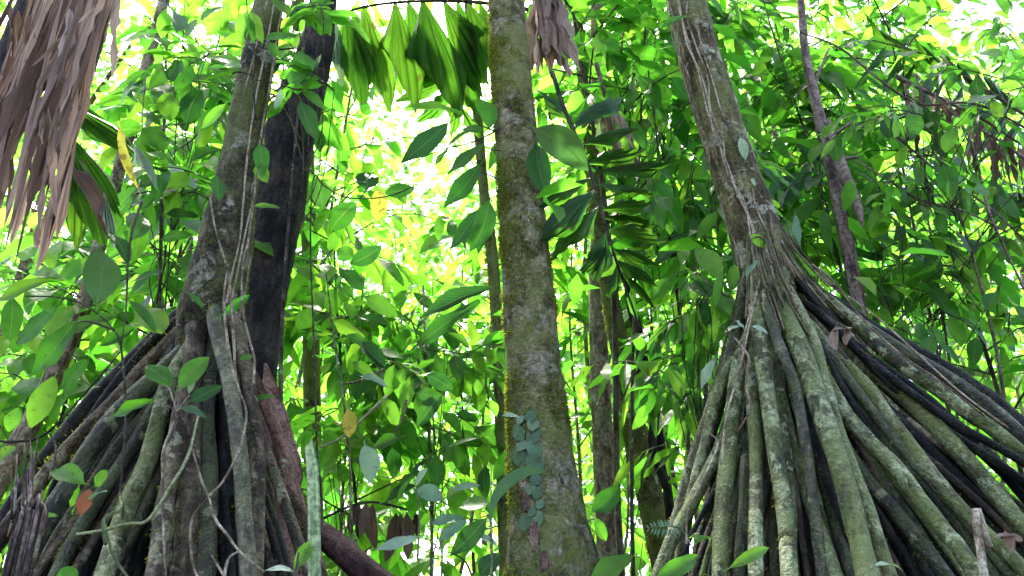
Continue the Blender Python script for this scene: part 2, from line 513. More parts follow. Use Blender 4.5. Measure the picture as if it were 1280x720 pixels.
def wedge_data(var, nr=5, pinch=1.0):
    """pleated fish-tail palm leaflet: narrow base fanning to a ragged end"""
    rr = random.Random(900 + var)
    verts, uvs, faces = [], [], []
    nl, nc = 5, nr * 2
    wid = 0.40 * pinch
    droop = rr.uniform(0.05, 0.3)
    skew = rr.choice((-0.35, 0.35))
    tipo = []
    for k in range(nc + 1):
        u = k / nc * 2 - 1
        tipo.append(rr.uniform(0.86, 1.0) * (1 - 0.42 * abs(u + skew) ** 1.3) * (1.0 if k % 2 else 0.93))
    for i in range(nl + 1):
        v = i / nl
        w = wid * 0.5 * (0.05 + 0.95 * (min(1.0, v * 1.35)) ** 0.9) * (1 - 0.35 * max(0, v - 0.7) / 0.3)
        for k in range(nc + 1):
            u = k / nc * 2 - 1
            vv = v * (1 - (1 - tipo[k]) * v ** 0.7)
            z = (1 if k % 2 else -1) * 0.03 * pinch * min(1, v * 2.0) - droop * vv * vv - 0.12 * u * u * v
            verts.append((u * w, vv, z))
            uvs.append((0.5 + 0.5 * u, v))
    n1 = nc + 1
    for i in range(nl):
        for k in range(nc):
            a = i * n1 + k
            faces.append((a, a + 1, a + n1 + 1, a + n1))
    return verts, faces, uvs


def strip_data(var, nl=13):
    """shrivelled dead leaflet: a long, folded, twisting band"""
    rr = random.Random(1500 + var)
    verts, uvs, faces = [], [], []
    tw0, tw1 = rr.uniform(-0.8, 0.8), rr.uniform(-4.0, 4.0)
    ax, ay = rr.uniform(-0.035, 0.035), rr.uniform(-0.035, 0.035)
    fq = rr.uniform(3, 7)
    wid = rr.uniform(0.06, 0.11)
    us = (-1, -0.35, 0.35, 1)
    zz = (0.45, -0.4, 0.45, -0.3)
    for i in range(nl + 1):
        v = i / nl
        w = wid * 0.5 * (0.35 + 0.65 * math.sin(math.pi * min(1, 0.12 + v * 0.8))) * (1 if i < nl else 0.3)
        w *= 1 + 0.3 * math.sin(v * 17 + var) + rr.uniform(-0.35, 0.35)
        a = tw0 + tw1 * v
        cx = ax * math.sin(fq * v + var) + rr.uniform(-0.006, 0.006)
        cz = ay * math.sin(fq * 0.8 * v + 2 * var)
        for u, z in zip(us, zz):
            lx, lz = u * w, z * w * (0.6 + 0.8 * math.sin(v * 9 + var))
            verts.append((cx + lx * math.cos(a) - lz * math.sin(a), v, cz + lx * math.sin(a) + lz * math.cos(a)))
            uvs.append((0.5 + 0.5 * u, v))
    for i in range(nl):
        for k in range(3):
            b = i * 4 + k
            faces.append((b, b + 1, b + 5, b + 4))
    return verts, faces, uvs


_LM = {}


def leaf_mesh(kind, mat, var):
    key = (kind, mat, var)
    if key not in _LM:
        if kind == 'wedge':
            d = wedge_data(var)
        elif kind == 'wedge_thin':
            d = wedge_data(var + 50, 4, 0.6)
        elif kind == 'strip':
            d = strip_data(var)
        else:
            d = leaf_mesh_data(kind, var)
        mb = MB()
        mb.add(*d)
        _LM[key] = mb.mesh(kind + '_leaf', mat, smooth=not kind.startswith('wedge'))
    return _LM[key]


NV = {'wedge': 5, 'wedge_thin': 5, 'strip': 14}


def frame(d, n):
    y = Vector(d).normalized()
    z = Vector(n) - y * Vector(n).dot(y)
    if z.length < 1e-4:
        z = Vector((1, 0.2, 0)) - y * y.x
    z.normalize()
    x = y.cross(z)
    return Matrix((x, y, z)).transposed()


def put_leaf(parent, kind, mat, base, d, n, L, wscale=1.0, name='leaf', var=None, tscale=1.0):
    if var is None:
        var = RND.randrange(NV.get(kind, 6))
    o = bpy.data.objects.new(name, leaf_mesh(kind, mat, var))
    o.parent = parent
    o.rotation_mode = 'QUATERNION'
    o.location = Vector(base) - Vector(parent['_o'])
    o.rotation_quaternion = frame(d, n).to_quaternion()
    o.scale = (L * wscale, L, L * tscale)
    COL.objects.link(o)
    return o


def px_leaf(parent, kind, mat, a, b, Ya, Yb=None, w=None, roll=0.0, name='leaf', var=None, up=0.55):
    """leaf whose base is seen at pixel a and tip at pixel b"""
    Yb = Ya if Yb is None else Yb
    A, B = P(a[0], a[1], Ya), P(b[0], b[1], Yb)
    d = B - A
    L = d.length
    view = ((A + B) / 2 - cam.location).normalized()
    n = (-view * (1 - up) + Vector((0, 0, 1)) * up)
    n = Quaternion(d.normalized(), roll) @ n
    ws = 1.0
    if w:
        wm = {'elliptic': 0.40, 'oval': 0.54, 'lance': 0.24, 'big': 0.38, 'strap': 0.12, 'wedge': 0.40, 'wedge_thin': 0.24, 'strip': 0.09}[kind]
        ws = w / wm
    return put_leaf(parent, kind, mat, A, d, n, L, ws, name, var, ws * 1.2 if kind == 'strip' else 1.0)


def stuff_leaves(centers, dirs, norms, lens, wr, rnd):
    """many low-poly folded leaves as arrays -> verts, tris"""
    n = len(centers)
    y = dirs / np.linalg.norm(dirs, axis=1, keepdims=True)
    z = norms - y * np.sum(norms * y, axis=1, keepdims=True)
    z /= np.linalg.norm(z, axis=1, keepdims=True) + 1e-9
    x = np.cross(y, z)
    tmpl = np.array([(0, 0, 0), (-0.5, 0.38, 0.10), (0.5, 0.38, 0.10), (0, 0.45, -0.03), (-0.36, 0.75, 0.0), (0.36, 0.75, 0.0), (0, 1.0, -0.16)])
    tr = np.array([(0, 3, 1), (0, 2, 3), (1, 3, 4), (2, 5, 3), (4, 3, 6), (3, 5, 6)])
    L = lens[:, None, None]
    wv = wr[:, None, None]
    V = (x[:, None, :] * tmpl[None, :, 0:1] * wv + y[:, None, :] * tmpl[None, :, 1:2] + z[:, None, :] * tmpl[None, :, 2:3]) * L + centers[:, None, :]
    F = tr[None] + (np.arange(n) * 7)[:, None, None]
    return V.reshape(-1, 3), F.reshape(-1, 3), np.repeat(rnd, 7)


def stuff_obj(name, mat, parent, V, F, rnd, kind='stuff'):
    me = bpy.data.meshes.new(name)
    o0 = np.array(parent['_o']) if parent is not None else np.zeros(3)
    V = V - o0
    me.vertices.add(len(V))
    me.vertices.foreach_set('co', V.astype(np.float32).ravel())
    me.loops.add(F.size)
    me.loops.foreach_set('vertex_index', F.astype(np.int32).ravel())
    me.polygons.add(len(F))
    me.polygons.foreach_set('loop_start', (np.arange(len(F)) * 3).astype(np.int32))
    a = me.attributes.new('rnd', 'FLOAT', 'POINT')
    a.data.foreach_set('value', rnd.astype(np.float32))
    me.materials.append(M[mat])
    me.update(calc_edges=True)
    o = bpy.data.objects.new(name, me)
    COL.objects.link(o)
    if parent is not None:
        o.parent = parent
    if kind:
        o['kind'] = kind
    return o


NPR = np.random.default_rng(11)


def blob_leaves(cen, rad, n, ncl, llen, wr=0.45, clr=0.28, hang=0.4):
    """clumpy leaf cloud in an ellipsoid"""
    cen, rad = np.array(cen, float), np.array(rad, float)
    k = NPR.normal(size=(ncl, 3))
    k /= np.linalg.norm(k, axis=1, keepdims=True)
    k = cen + k * rad * (NPR.uniform(0.15, 1, (ncl, 1)) ** 0.45)
    idx = NPR.integers(0, ncl, n)
    off = NPR.normal(size=(n, 3)) * clr * np.array([1.2, 1.2, 0.7]) * NPR.uniform(0.4, 1.4, ncl)[idx][:, None]
    c = k[idx] + off
    d = NPR.normal(size=(n, 3)) + off * 1.5
    d[:, 2] -= hang
    nr = NPR.normal(size=(n, 3)) * 0.7
    nr[:, 2] += 1.0
    L = NPR.uniform(0.65, 1.3, n) * llen
    rn = np.clip(NPR.uniform(0, 1, ncl)[idx] * 0.6 + NPR.uniform(0, 0.4, n), 0.001, 0.999)
    return stuff_leaves(c, d, nr, L, NPR.uniform(0.8, 1.2, n) * wr, rn)


def moss_fringe(parent, rec, n, ln=0.018, bias=Vector((-0.6, -0.3, 0.5)), name='moss', seed=3):
    """little moss blades standing out from recorded surface points"""
    r = random.Random(seed)
    cs, ds, ns, ls = [], [], [], []
    tries = 0
    while len(cs) < n and tries < n * 14:
        tries += 1
        p, d = r.choice(rec)
        if p.z < 0.9 or p.z > 7.5:
            continue
        w = 0.35 + 0.65 * max(0, d.dot(bias))
        if noise.noise(p * 4.0) + noise.noise(p * 15) * 0.7 < 0.62 - w * 0.75:
            continue
        j = Vector((r.gauss(0, 1), r.gauss(0, 1), r.gauss(0, 1)))
        q = p + (j - d * j.dot(d)) * 0.010
        cs.append(q - d * 0.004)
        ds.append(d + j * 0.45 + Vector((0, 0, -0.3)))
        ns.append((j.x, j.z, j.y))
        ls.append(ln * r.uniform(0.5, 1.5))
    if not cs:
        return
    V, F, rn = stuff_leaves(np.array([tuple(c) for c in cs]), np.array([tuple(c) for c in ds]), np.array(ns), np.array(ls),
                            np.full(len(cs), 0.28), NPR.uniform(0.001, 0.999, len(cs)))
    stuff_obj(name, 'moss', parent, V, F, rn)


# ================================================================== ground
def build_ground():
    mb = MB()
    xs = [-90, -60, -40, -28] + [x for x in range(-20, 21)] + [28, 40, 60, 90]
    ys = [-60, -40, -25, -15, -10] + [y * 0.75 for y in range(-8, 33)] + [27, 32, 40, 55, 75, 100]
    vs, uv = [], []
    for y in ys:
        for x in xs:
            z = 0.10 * noise.noise(Vector((x * 0.4, y * 0.4, 0)))
            vs.append((x, y, z))
            uv.append((x, y))
    n = len(xs)
    mb.add(vs, [(j * n + i, j * n + i + 1, (j + 1) * n + i + 1, (j + 1) * n + i) for j in range(len(ys) - 1) for i in range(n - 1)], uv)
    mb.obj('ground', 'ground', None, kind='structure')
    n = 5000
    c = np.stack([NPR.uniform(-7, 7, n), NPR.uniform(-2, 10, n), np.zeros(n)], 1)
    c[:, 2] = [0.10 * noise.noise(Vector((a * 0.4, b * 0.4, 0))) + 0.02 for a, b, _ in c]
    d = NPR.normal(size=(n, 3)) * np.array([1, 1, 0.12])
    nr = NPR.normal(size=(n, 3)) * 0.2
    nr[:, 2] += 1
    V, F, rn = stuff_leaves(c, d, nr, NPR.uniform(0.06, 0.2, n), NPR.uniform(0.3, 0.55, n), NPR.uniform(0.001, 0.999, n))
    o = stuff_obj('leaf_litter', 'dead_leaf', None, V, F, rn)
    o['label'] = 'brown fallen leaves scattered over the forest floor'
    o['category'] = 'leaf litter'


build_ground()


# ================================================================== palms on stilt roots
def palm_crown(parent, top, n=9, L=2.2, mat='palm_green', seed=1):
    """fronds at the head of a palm: pleated leaflets on arching stalks"""
    r = random.Random(seed)
    mb = MB()
    st = MB()
    for k in range(n):
        a = 2 * math.pi * k / n + r.uniform(-0.3, 0.3)
        h = Vector((math.cos(a), math.sin(a), 0))
        pts = [top + h * (L * t) + Vector((0, 0, L * (0.55 * t - 0.75 * t * t))) for t in (0, 0.3, 0.6, 1.0)]
        tube(st, pts, [0.03, 0.022, 0.015, 0.006], 5, 8)
        path, _ = catmull(pts, 12)
        for i in range(3, 13):
            tg = (path[i] - path[i - 1]).normalized()
            for s in (-1, 1):
                d = (tg * 0.5 + tg.cross(Vector((0, 0, 1))).normalized() * s + Vector((0, 0, -0.45))).normalized()
                fr = frame(d, Vector((0, 0, 1)) + h * 0.3)
                ll = 0.7 * (1 - abs(i / 12 - 0.55))
                vv, ff, uu = wedge_data(r.randrange(5), 3)
                mb.add([tuple(path[i] + fr @ (Vector(q) * ll)) for q in vv], ff, uu, r.uniform(0.01, 0.99))
    st.obj('frond_stalk', 'petiole', parent)
    mb.obj('crown', mat, parent, kind='stuff')


def traced_roots(parent, lst, apex, Yc, default_mats, seed, rec):
    r = random.Random(seed)
    for k, it in enumerate(lst):
        px, w, dy0, dy1, mat = it
        n = len(px)
        pts, rad = [], []
        for i, (x, y) in enumerate(px):
            t = i / (n - 1)
            Yv = Yc + dy0 + (dy1 - dy0) * t
            pts.append(P(x, y, Yv))
            rad.append(W(x, y, Yv, w) * 0.5 * (0.92 + 0.12 * t))
        # carry the top of the root on into the stem
        d = (pts[0] - pts[1]).normalized()
        a = apex + Vector((r.uniform(-0.08, 0.08), r.uniform(-0.05, 0.05), r.uniform(-0.1, 0.15)))
        if (pts[0] - a).length > 0.12:
            pts = [a, pts[0].lerp(a, 0.45) + d * 0.03] + pts
            rad = [rad[0] * 0.8, rad[0] * 0.95] + rad
        pts, rad = extend_down(pts, rad, 1.15)
        mb = MB()
        tube(mb, pts, rad, 12, 40, 0.10, 9.0, seed + k * 1.7, rec=rec)
        mb.obj('stilt_root', mat or r.choice(default_mats), parent)


def filler_roots(parent, apex, foot_c, n, az, rr0, rr1, zr, mats, seed, rec=None, w=(0.022, 0.042), fx=1.0):  # extra roots added to block light coming through the cone
    r = random.Random(seed)
    for k in range(n):
        a = r.uniform(*az)
        R = r.uniform(rr0, rr1)
        h = Vector((math.cos(a), math.sin(a), 0))
        f = Vector((foot_c.x, foot_c.y, -0.1)) + Vector((h.x * R * fx, h.y * R, 0))
        s = apex + h * 0.09 + Vector((0, 0, r.uniform(*zr)))
        m = s.lerp(f, 0.42) + h * r.uniform(0.0, 0.10) + Vector((0, 0, 0.05))
        m2 = s.lerp(f, 0.75) + h * r.uniform(-0.05, 0.10)
        rad = r.uniform(*w)
        mb = MB()
        tube(mb, [s, m, m2, f], [rad * 0.85, rad, rad, rad * 1.15], 9, 22, 0.10, 9.0, seed + k, rec=rec)
        mb.obj('stilt_root', r.choice(mats), parent)


# ---- right palm
YR = 2.6
base = P(985, 720, YR)
base.z = 0
right_palm = thing('stilt_palm', 'palm on a wide cone of mossy green stilt roots spreading far to one side', 'palm tree', base)
tr = [(857, 0, 47), (871, 60, 50), (886, 110, 53), (908, 180, 55), (935, 260, 60), (953, 315, 66), (962, 360, 64)]
pts = [P(a, b, YR) for a, b, c in tr]
rad = [W(a, b, YR, c) * 0.5 for a, b, c in tr]
up = Vector((-0.06, 0.05, 1)).normalized()
top_r = pts[0] + up * 4.2
pts = [top_r, pts[0] + up * 2] + pts + [pts[-1] + Vector((0.02, 0, -0.35))]
rad = [0.07, 0.075] + rad + [0.06]
mb = MB()
rec_tr = []
tube(mb, pts, rad, 22, 110, 0.07, 7, 3.3, rec=rec_tr)
mb.obj('trunk', 'bark_palm', right_palm)
palm_crown(right_palm, top_r, 9, 2.0, seed=5)
apexR = P(962, 350, YR)
RR = [
    ([(957, 370), (965, 405), (980, 445), (995, 485), (1002, 525), (1010, 575), (1016, 625)], 14, -0.16, -0.42, 'root_mid'),
    ([(975, 380), (1000, 435), (1020, 495), (1037, 545), (1055, 600), (1070, 660), (1085, 720)], 27, -0.14, -0.62, 'root_green'),
    ([(990, 372), (1015, 420), (1030, 475), (1047, 535), (1075, 610), (1100, 680)], 16, -0.10, -0.50, 'root_green'),
    ([(946, 395), (955, 460), (962, 510), (970, 570), (978, 620), (985, 680), (987, 720)], 21, -0.16, -0.55, 'root_green'),
    ([(972, 440), (976, 510), (983, 570), (988, 640), (990, 720)], 15, -0.17, -0.46, 'root_green'),
    ([(940, 470), (945, 560), (945, 630), (945, 720)], 18, -0.12, -0.52, 'root_green'),
    ([(925, 450), (915, 530), (908, 585), (903, 640), (900, 720)], 21, -0.06, -0.42, 'root_green'),
    ([(933, 560), (930, 640), (924, 720)], 15, -0.15, -0.40, 'root_mid'),
    ([(918, 520), (890, 580), (865, 630), (847, 662), (828, 705)], 17, -0.05, -0.16, 'root_green'),
    ([(908, 462), (884, 530), (866, 580), (850, 640), (832, 720)], 18, 0.0, -0.02, 'root_mid'),
    ([(900, 485), (876, 575), (858, 650), (848, 720)], 15, -0.02, -0.10, 'root_green'),
    ([(990, 555), (1010, 620), (1025, 665), (1045, 720)], 17, -0.25, -0.50, 'root_green'),
    ([(1012, 535), (1030, 600), (1050, 670), (1064, 720)], 16, -0.22, -0.46, 'root_mid'),
    ([(1010, 405), (1060, 460), (1085, 485), (1110, 520), (1140, 560), (1170, 600), (1205, 640), (1250, 685), (1290, 725)], 19, -0.10, -0.42, 'root_green'),
    ([(1035, 490), (1080, 545), (1120, 585), (1150, 625), (1185, 670), (1222, 720)], 21, -0.20, -0.55, 'root_green'),
    ([(1030, 468), (1080, 520), (1110, 555), (1140, 585), (1175, 625), (1215, 680), (1240, 720)], 17, -0.14, -0.36, 'root_mid'),
    ([(1066, 575), (1120, 640), (1150, 680), (1182, 720)], 18, -0.28, -0.48, 'root_mid'),
    ([(1040, 422), (1100, 470), (1150, 515), (1190, 555), (1230, 600), (1275, 655), (1330, 720)], 23, -0.04, -0.30, 'root_green'),
    ([(1010, 358), (1060, 395), (1090, 425), (1125, 455), (1170, 485), (1215, 520), (1290, 578)], 18, 0.02, -0.20, 'root_green'),
    ([(1030, 380), (1080, 410), (1120, 435), (1170, 465), (1215, 495), (1290, 558)], 20, 0.05, 0.02, 'root_mid'),
    ([(1040, 375), (1090, 408), (1130, 430), (1175, 455), (1220, 484), (1290, 540)], 15, 0.12, 0.15, 'root_dark'),
    ([(1060, 495), (1110, 525), (1150, 560), (1200, 610), (1250, 660), (1300, 715)], 18, -0.02, -0.22, 'root_mid'),
    ([(1060, 430), (1130, 480), (1180, 520), (1240, 575), (1300, 640)], 18, 0.02, -0.10, 'root_dark'),
    ([(1050, 440), (1120, 500), (1170, 545), (1230, 610), (1290, 680)], 16, 0.06, 0.0, 'root_dark'),
    ([(1030, 515), (1075, 580), (1110, 635), (1160, 720)], 14, -0.15, -0.30, 'root_dark'),
    ([(1000, 480), (1012, 560), (1035, 640), (1060, 720)], 14, -0.05, -0.20, 'root_dark'),
    ([(1080, 520), (1140, 570), (1200, 640), (1255, 720)], 16, 0.02, -0.12, 'root_dark'),
    ([(960, 480), (962, 560), (960, 640), (963, 720)], 15, 0.0, -0.22, 'root_mid'),
    ([(920, 540), (915, 620), (905, 720)], 13, 0.0, -0.1, 'root_mid'),
    ([(900, 560), (885, 640), (868, 720)], 16, 0.02, -0.05, 'root_mid'),
    ([(980, 430), (992, 500), (1003, 580), (1012, 660), (1020, 720)], 13, -0.06, -0.30, 'root_dark'),
]
recR = []
traced_roots(right_palm, RR, apexR, YR, ['root_mid'], 20, recR)
footR = Vector((apexR.x + 0.45, YR + 0.15, 0))
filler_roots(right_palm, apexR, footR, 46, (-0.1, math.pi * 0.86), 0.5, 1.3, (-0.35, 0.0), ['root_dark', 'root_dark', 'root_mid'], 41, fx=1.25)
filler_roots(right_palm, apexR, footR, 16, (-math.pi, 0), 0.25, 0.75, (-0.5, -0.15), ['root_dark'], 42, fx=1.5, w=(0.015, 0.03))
thin = random.Random(77)
TH = []
for k in range(30):
    f = k / 29
    x0, y0 = 930 + 120 * f + thin.uniform(-8, 8), 470 - 60 * f + thin.uniform(-10, 30)
    x1 = 850 + 480 * f ** 1.1 + thin.uniform(-20, 20)
    y1 = 725 if f < 0.75 else 725 - (f - 0.75) * 420
    bow = thin.uniform(-8, 8)
    TH.append(([(x0, y0), (x0 + (x1 - x0) * 0.42 + bow, y0 + (y1 - y0) * 0.48), (x1, y1)], thin.uniform(6, 13), -0.08 - 0.1 * math.sin(f * 3.1), -0.18 - 0.2 * math.sin(f * 3.1) + thin.uniform(-0.1, 0.1),
               thin.choice(['root_green', 'root_mid', 'root_mid', 'root_brown', 'root_dark'])))
traced_roots(right_palm, TH, apexR, YR, ['root_mid'], 90, recR)
moss_fringe(right_palm, recR, 14000, 0.0075, Vector((-0.4, -0.5, 0.6)), seed=4)

# ---- left palm
YL = 2.6
base = P(250, 720, YL)
base.z = 0
left_palm = thing('stilt_palm', 'palm on brown stilt roots laced with pale vines, leaning against a dark trunk', 'palm tree', base)
tr = [(338, 0, 36), (326, 60, 40), (314, 120, 43), (304, 180, 46), (292, 250, 56), (283, 300, 66), (272, 350, 74), (262, 395, 78)]
pts = [P(a, b, YL) for a, b, c in tr]
rad = [W(a, b, YL, c) * 0.5 for a, b, c in tr]
up = Vector((0.05, 0.05, 1)).normalized()
top_l = pts[0] + up * 4.0
pts = [top_l, pts[0] + up * 2] + pts + [pts[-1] + Vector((-0.03, 0.05, -0.4))]
rad = [0.06, 0.065] + rad + [0.05]
mb = MB()
rec_tl = []
tube(mb, pts, rad, 22, 110, 0.08, 7, 8.1, rec=rec_tl)
mb.obj('trunk', 'bark_left', left_palm)
palm_crown(left_palm, top_l, 9, 2.0, seed=6)
apexL = P(264, 385, YL)
LR = [
    ([(288, 392), (305, 450), (315, 510), (322, 570), (322, 630), (320, 695), (318, 740)], 19, -0.12, -0.50, 'root_brown'),
    ([(268, 400), (285, 470), (295, 530), (302, 590), (305, 645), (310, 720)], 20, -0.16, -0.58, 'root_mid'),
    ([(318, 525), (340, 585), (360, 640), (380, 700), (395, 745)], 15, -0.10, -0.34, 'root_brown'),
    ([(340, 525), (360, 600), (380, 655), (402, 725)], 17, 0.02, -0.10, 'root_red'),
    ([(228, 500), (215, 585), (205, 640), (193, 720)], 22, -0.22, -0.58, 'root_brown'),
    ([(258, 500), (262, 600), (260, 660), (258, 720)], 22, -0.16, -0.46, 'root_mid'),
    ([(210, 485), (185, 575), (165, 620), (145, 675), (128, 725)], 24, -0.14, -0.50, 'root_green'),
    ([(215, 555), (180, 640), (155, 690), (138, 725)], 15, -0.10, -0.36, 'root_mid'),
    ([(222, 395), (165, 450), (120, 495), (90, 530), (55, 575), (22, 622)], 19, 0.08, 0.10, 'root_dark'),
    ([(232, 408), (180, 460), (145, 500), (100, 545), (70, 580), (28, 634)], 19, 0.02, -0.02, 'root_brown'),
    ([(215, 455), (155, 510), (115, 560), (85, 610), (55, 655), (26, 712)], 27, -0.06, -0.24, 'root_mid'),
    ([(200, 500), (150, 560), (120, 605), (90, 650), (52, 712)], 20, -0.04, -0.16, 'root_mid'),
    ([(205, 490), (165, 560), (125, 620), (90, 680), (68, 725)], 18, -0.10, -0.32, 'root_mid'),
    ([(245, 545), (230, 640), (220, 720)], 15, -0.14, -0.34, 'root_brown'),
    ([(282, 545), (281, 640), (285, 720)], 14, -0.10, -0.22, 'root_dark'),
    ([(245, 420), (240, 480), (238, 560), (240, 640), (238, 720)], 26, -0.10, -0.40, 'root_brown'),
    ([(190, 430), (140, 490), (95, 560), (60, 640), (40, 720)], 18, 0.06, 0.05, 'root_dark'),
    ([(210, 520), (190, 600), (170, 720)], 17, 0.02, -0.10, 'root_dark'),
    ([(300, 520), (312, 600), (335, 720)], 17, 0.02, -0.16, 'root_dark'),
    ([(310, 500), (330, 600), (352, 720)], 15, 0.08, 0.0, 'root_brown'),
    ([(200, 540), (150, 630), (105, 725)], 17, -0.02, -0.16, 'root_dark'),
]
recL = []
traced_roots(left_palm, LR, apexL, YL, ['root_mid'], 60, recL)
footL = Vector((apexL.x - 0.25, YL + 0.15, 0))
filler_roots(left_palm, apexL, footL, 36, (0.1, math.pi - 0.1), 0.4, 1.1, (-0.35, -0.05), ['root_dark', 'root_dark', 'root_brown'], 71, fx=1.1)
filler_roots(left_palm, apexL, footL, 14, (-math.pi, 0), 0.2, 0.6, (-0.5, -0.15), ['root_dark'], 72, fx=1.3, w=(0.015, 0.03))
TH = []
for k in range(18):
    f = k / 17
    x0, y0 = 200 + 100 * f + thin.uniform(-8, 8), 500 + thin.uniform(-20, 30)
    x1 = 40 + 330 * f + thin.uniform(-15, 15)
    TH.append(([(x0, y0), ((x0 + x1) / 2 + thin.uniform(-8, 8), (y0 + 725) / 2), (x1, 725)], thin.uniform(6, 12), -0.06, -0.18 + thin.uniform(-0.12, 0.1),
               thin.choice(['root_brown', 'root_mid', 'root_brown', 'root_dark'])))
traced_roots(left_palm, TH, apexL, YL, ['root_mid'], 190, recL)
moss_fringe(left_palm, recL, 9000, 0.0075, Vector((-0.6, -0.2, 0.6)), seed=9)
moss_fringe(left_palm, rec_tl, 4000, 0.008, Vector((0.6, -0.4, 0.3)), seed=10)


# ================================================================== trunks
def simple_tree(name, label, cat, tr, Y, mat, ext=5.0, flare=1.3, sides=20, seg=90, bump=0.07, seed=1.0, crown=None, moss=0, moss_bias=None, moss_len=0.018, lobes=0, lobe_amp=0):
    pts, rad = trunk_px(tr, Y, ext, flare)
    b = Vector((pts[-1].x, pts[-1].y, 0))
    t = thing(name, label, cat, b)
    mb = MB()
    rec = []
    tube(mb, pts, rad, sides, seg, bump, 7, seed, rec=rec, lobes=lobes, lobe_amp=lobe_amp)
    mb.obj('trunk', mat, t)
    if moss:
        moss_fringe(t, rec, moss, moss_len, moss_bias or Vector((-0.7, -0.2, 0.3)), seed=int(seed * 10))
    if crown:
        n, R, cm, ll = crown
        V, F, rn = blob_leaves(pts[0] + Vector((0, 0, 0.3)), (R, R, R * 0.6), n, max(6, n // 45), ll)
        stuff_obj('crown', cm, t, V, F, rn)
    return t, pts, rad


centre_tree, cpts, crad = simple_tree('tree', 'straight mossy grey-brown trunk with round scale-like leaves climbing its foot', 'tree',
                                      [(633, 0, 45), (639, 90, 49), (646, 180, 54), (653, 270, 58), (660, 360, 64), (668, 470, 71),
                                       (675, 560, 80), (684, 640, 94), (691, 720, 118)],
                                      3.0, 'bark_center', 5.0, 1.25, 30, 130, 0.05, 2.2, (900, 2.0, 'leaf_mid', 0.2), 17000, Vector((-0.9, -0.15, 0.1)), 0.0135)
dark_tree, dpts, _ = simple_tree('tree', 'thick dark purplish-brown trunk rising behind the vine-laced stilt roots', 'tree',
                                 [(404, 0, 34), (398, 50, 40), (380, 110, 54), (362, 170, 62), (348, 250, 68), (336, 320, 62), (327, 380, 58), (320, 450, 54),
                                  (318, 520, 54), (320, 720, 60)],
                                 3.05, 'bark_dark', 5.0, 1.2, 22, 90, 0.06, 5.1, (900, 2.0, 'leaf_mid', 0.2))
# rotten pinkish fibre at its foot
mb = MB()
tube(mb, [P(332, 455, 2.93), P(343, 520, 2.9), P(350, 600, 2.88), P(354, 680, 2.86), P(356, 760, 2.84), Vector((P(358, 760, 2.84).x, 2.84, -0.1))],
     [W(0, 470, 2.9, 2), W(0, 520, 2.9, 16), W(0, 600, 2.9, 26), W(0, 680, 2.9, 27), W(0, 720, 2.9, 28), 0.13], 26, 60, 0.16, 8, 4.0, lobes=9, lobe_amp=0.10)
o = mb.obj('rotten_base', 'fibre_pink', dark_tree)
o['label'] = 'shredded pinkish-brown fibre at the foot of the trunk'
simple_tree('tree', 'slender brown trunk with pale patches beside the leaning mossy one', 'tree',
            [(748, 250, 20), (747, 320, 21), (747, 400, 22), (750, 470, 25), (753, 540, 26), (757, 620, 29), (762, 700, 32)],
            4.4, 'bark_brown', 5.5, 1.2, 16, 70, 0.06, 6.0, (700, 1.8, 'leaf_mid', 0.2))
simple_tree('tree', 'slender moss-green trunk leaning outward toward the wide root cone', 'tree',
            [(738, 200, 15), (748, 290, 17), (757, 340, 20), (768, 400, 23), (780, 460, 27), (790, 520, 30), (803, 580, 33), (822, 660, 36), (836, 720, 38)],
            4.2, 'bark_mossy', 5.0, 1.2, 16, 70, 0.06, 7.0, (700, 1.8, 'leaf_mid', 0.2), 5000, Vector((-0.9, -0.2, 0.1)), 0.012)
simple_tree('tree', 'thin purplish-brown stem with a split sheath, behind the leaning palm', 'tree',
            [(998, -20, 9), (1006, 60, 10), (1016, 110, 12), (1030, 170, 16), (1042, 220, 17), (1052, 270, 18), (1062, 320, 18), (1074, 390, 18), (1090, 480, 20)],
            3.6, 'bark_purple', 4.0, 1.2, 14, 70, 0.08, 8.0, (500, 1.6, 'leaf_mid', 0.2))
simple_tree('tree', 'dark blotched trunk slanting across the corner behind the dead frond', 'tree',
            [(62, -40, 40), (40, 20, 44), (18, 80, 46), (-6, 140, 48), (-34, 220, 50)], 2.5, 'bark_dark', 4.0, 1.2, 18, 60, 0.06, 9.0, None)
simple_tree('tree', 'dim brown trunk slanting down past big oval leaves', 'tree',
            [(118, 330, 17), (102, 390, 20), (80, 440, 22), (58, 490, 24), (30, 545, 26), (-5, 605, 28)], 4.0, 'bark_brown', 5.0, 1.2, 14, 60, 0.06, 10.0,
            (600, 1.7, 'leaf_mid', 0.2))
simple_tree('tree', 'pale greenish trunk glimpsed between leaves above the dark trunk', 'tree',
            [(373, 10, 16), (376, 60, 17), (380, 130, 18), (385, 250, 19)], 5.2, 'bark_mossy', 4.0, 1.2, 12, 50, 0.05, 11.0, (500, 1.6, 'leaf_bright', 0.2))
simple_tree('tree', 'moss-covered yellowish stem half hidden behind the straight trunk', 'tree',
            [(604, 230, 13), (612, 290, 14), (617, 340, 15), (622, 420, 16), (626, 520, 16)], 3.9, 'bark_mossy', 4.0, 1.2, 12, 50, 0.06, 12.0, (400, 1.4, 'leaf_bright', 0.2), 900,
            Vector((-0.7, -0.6, 0.2)), 0.018)

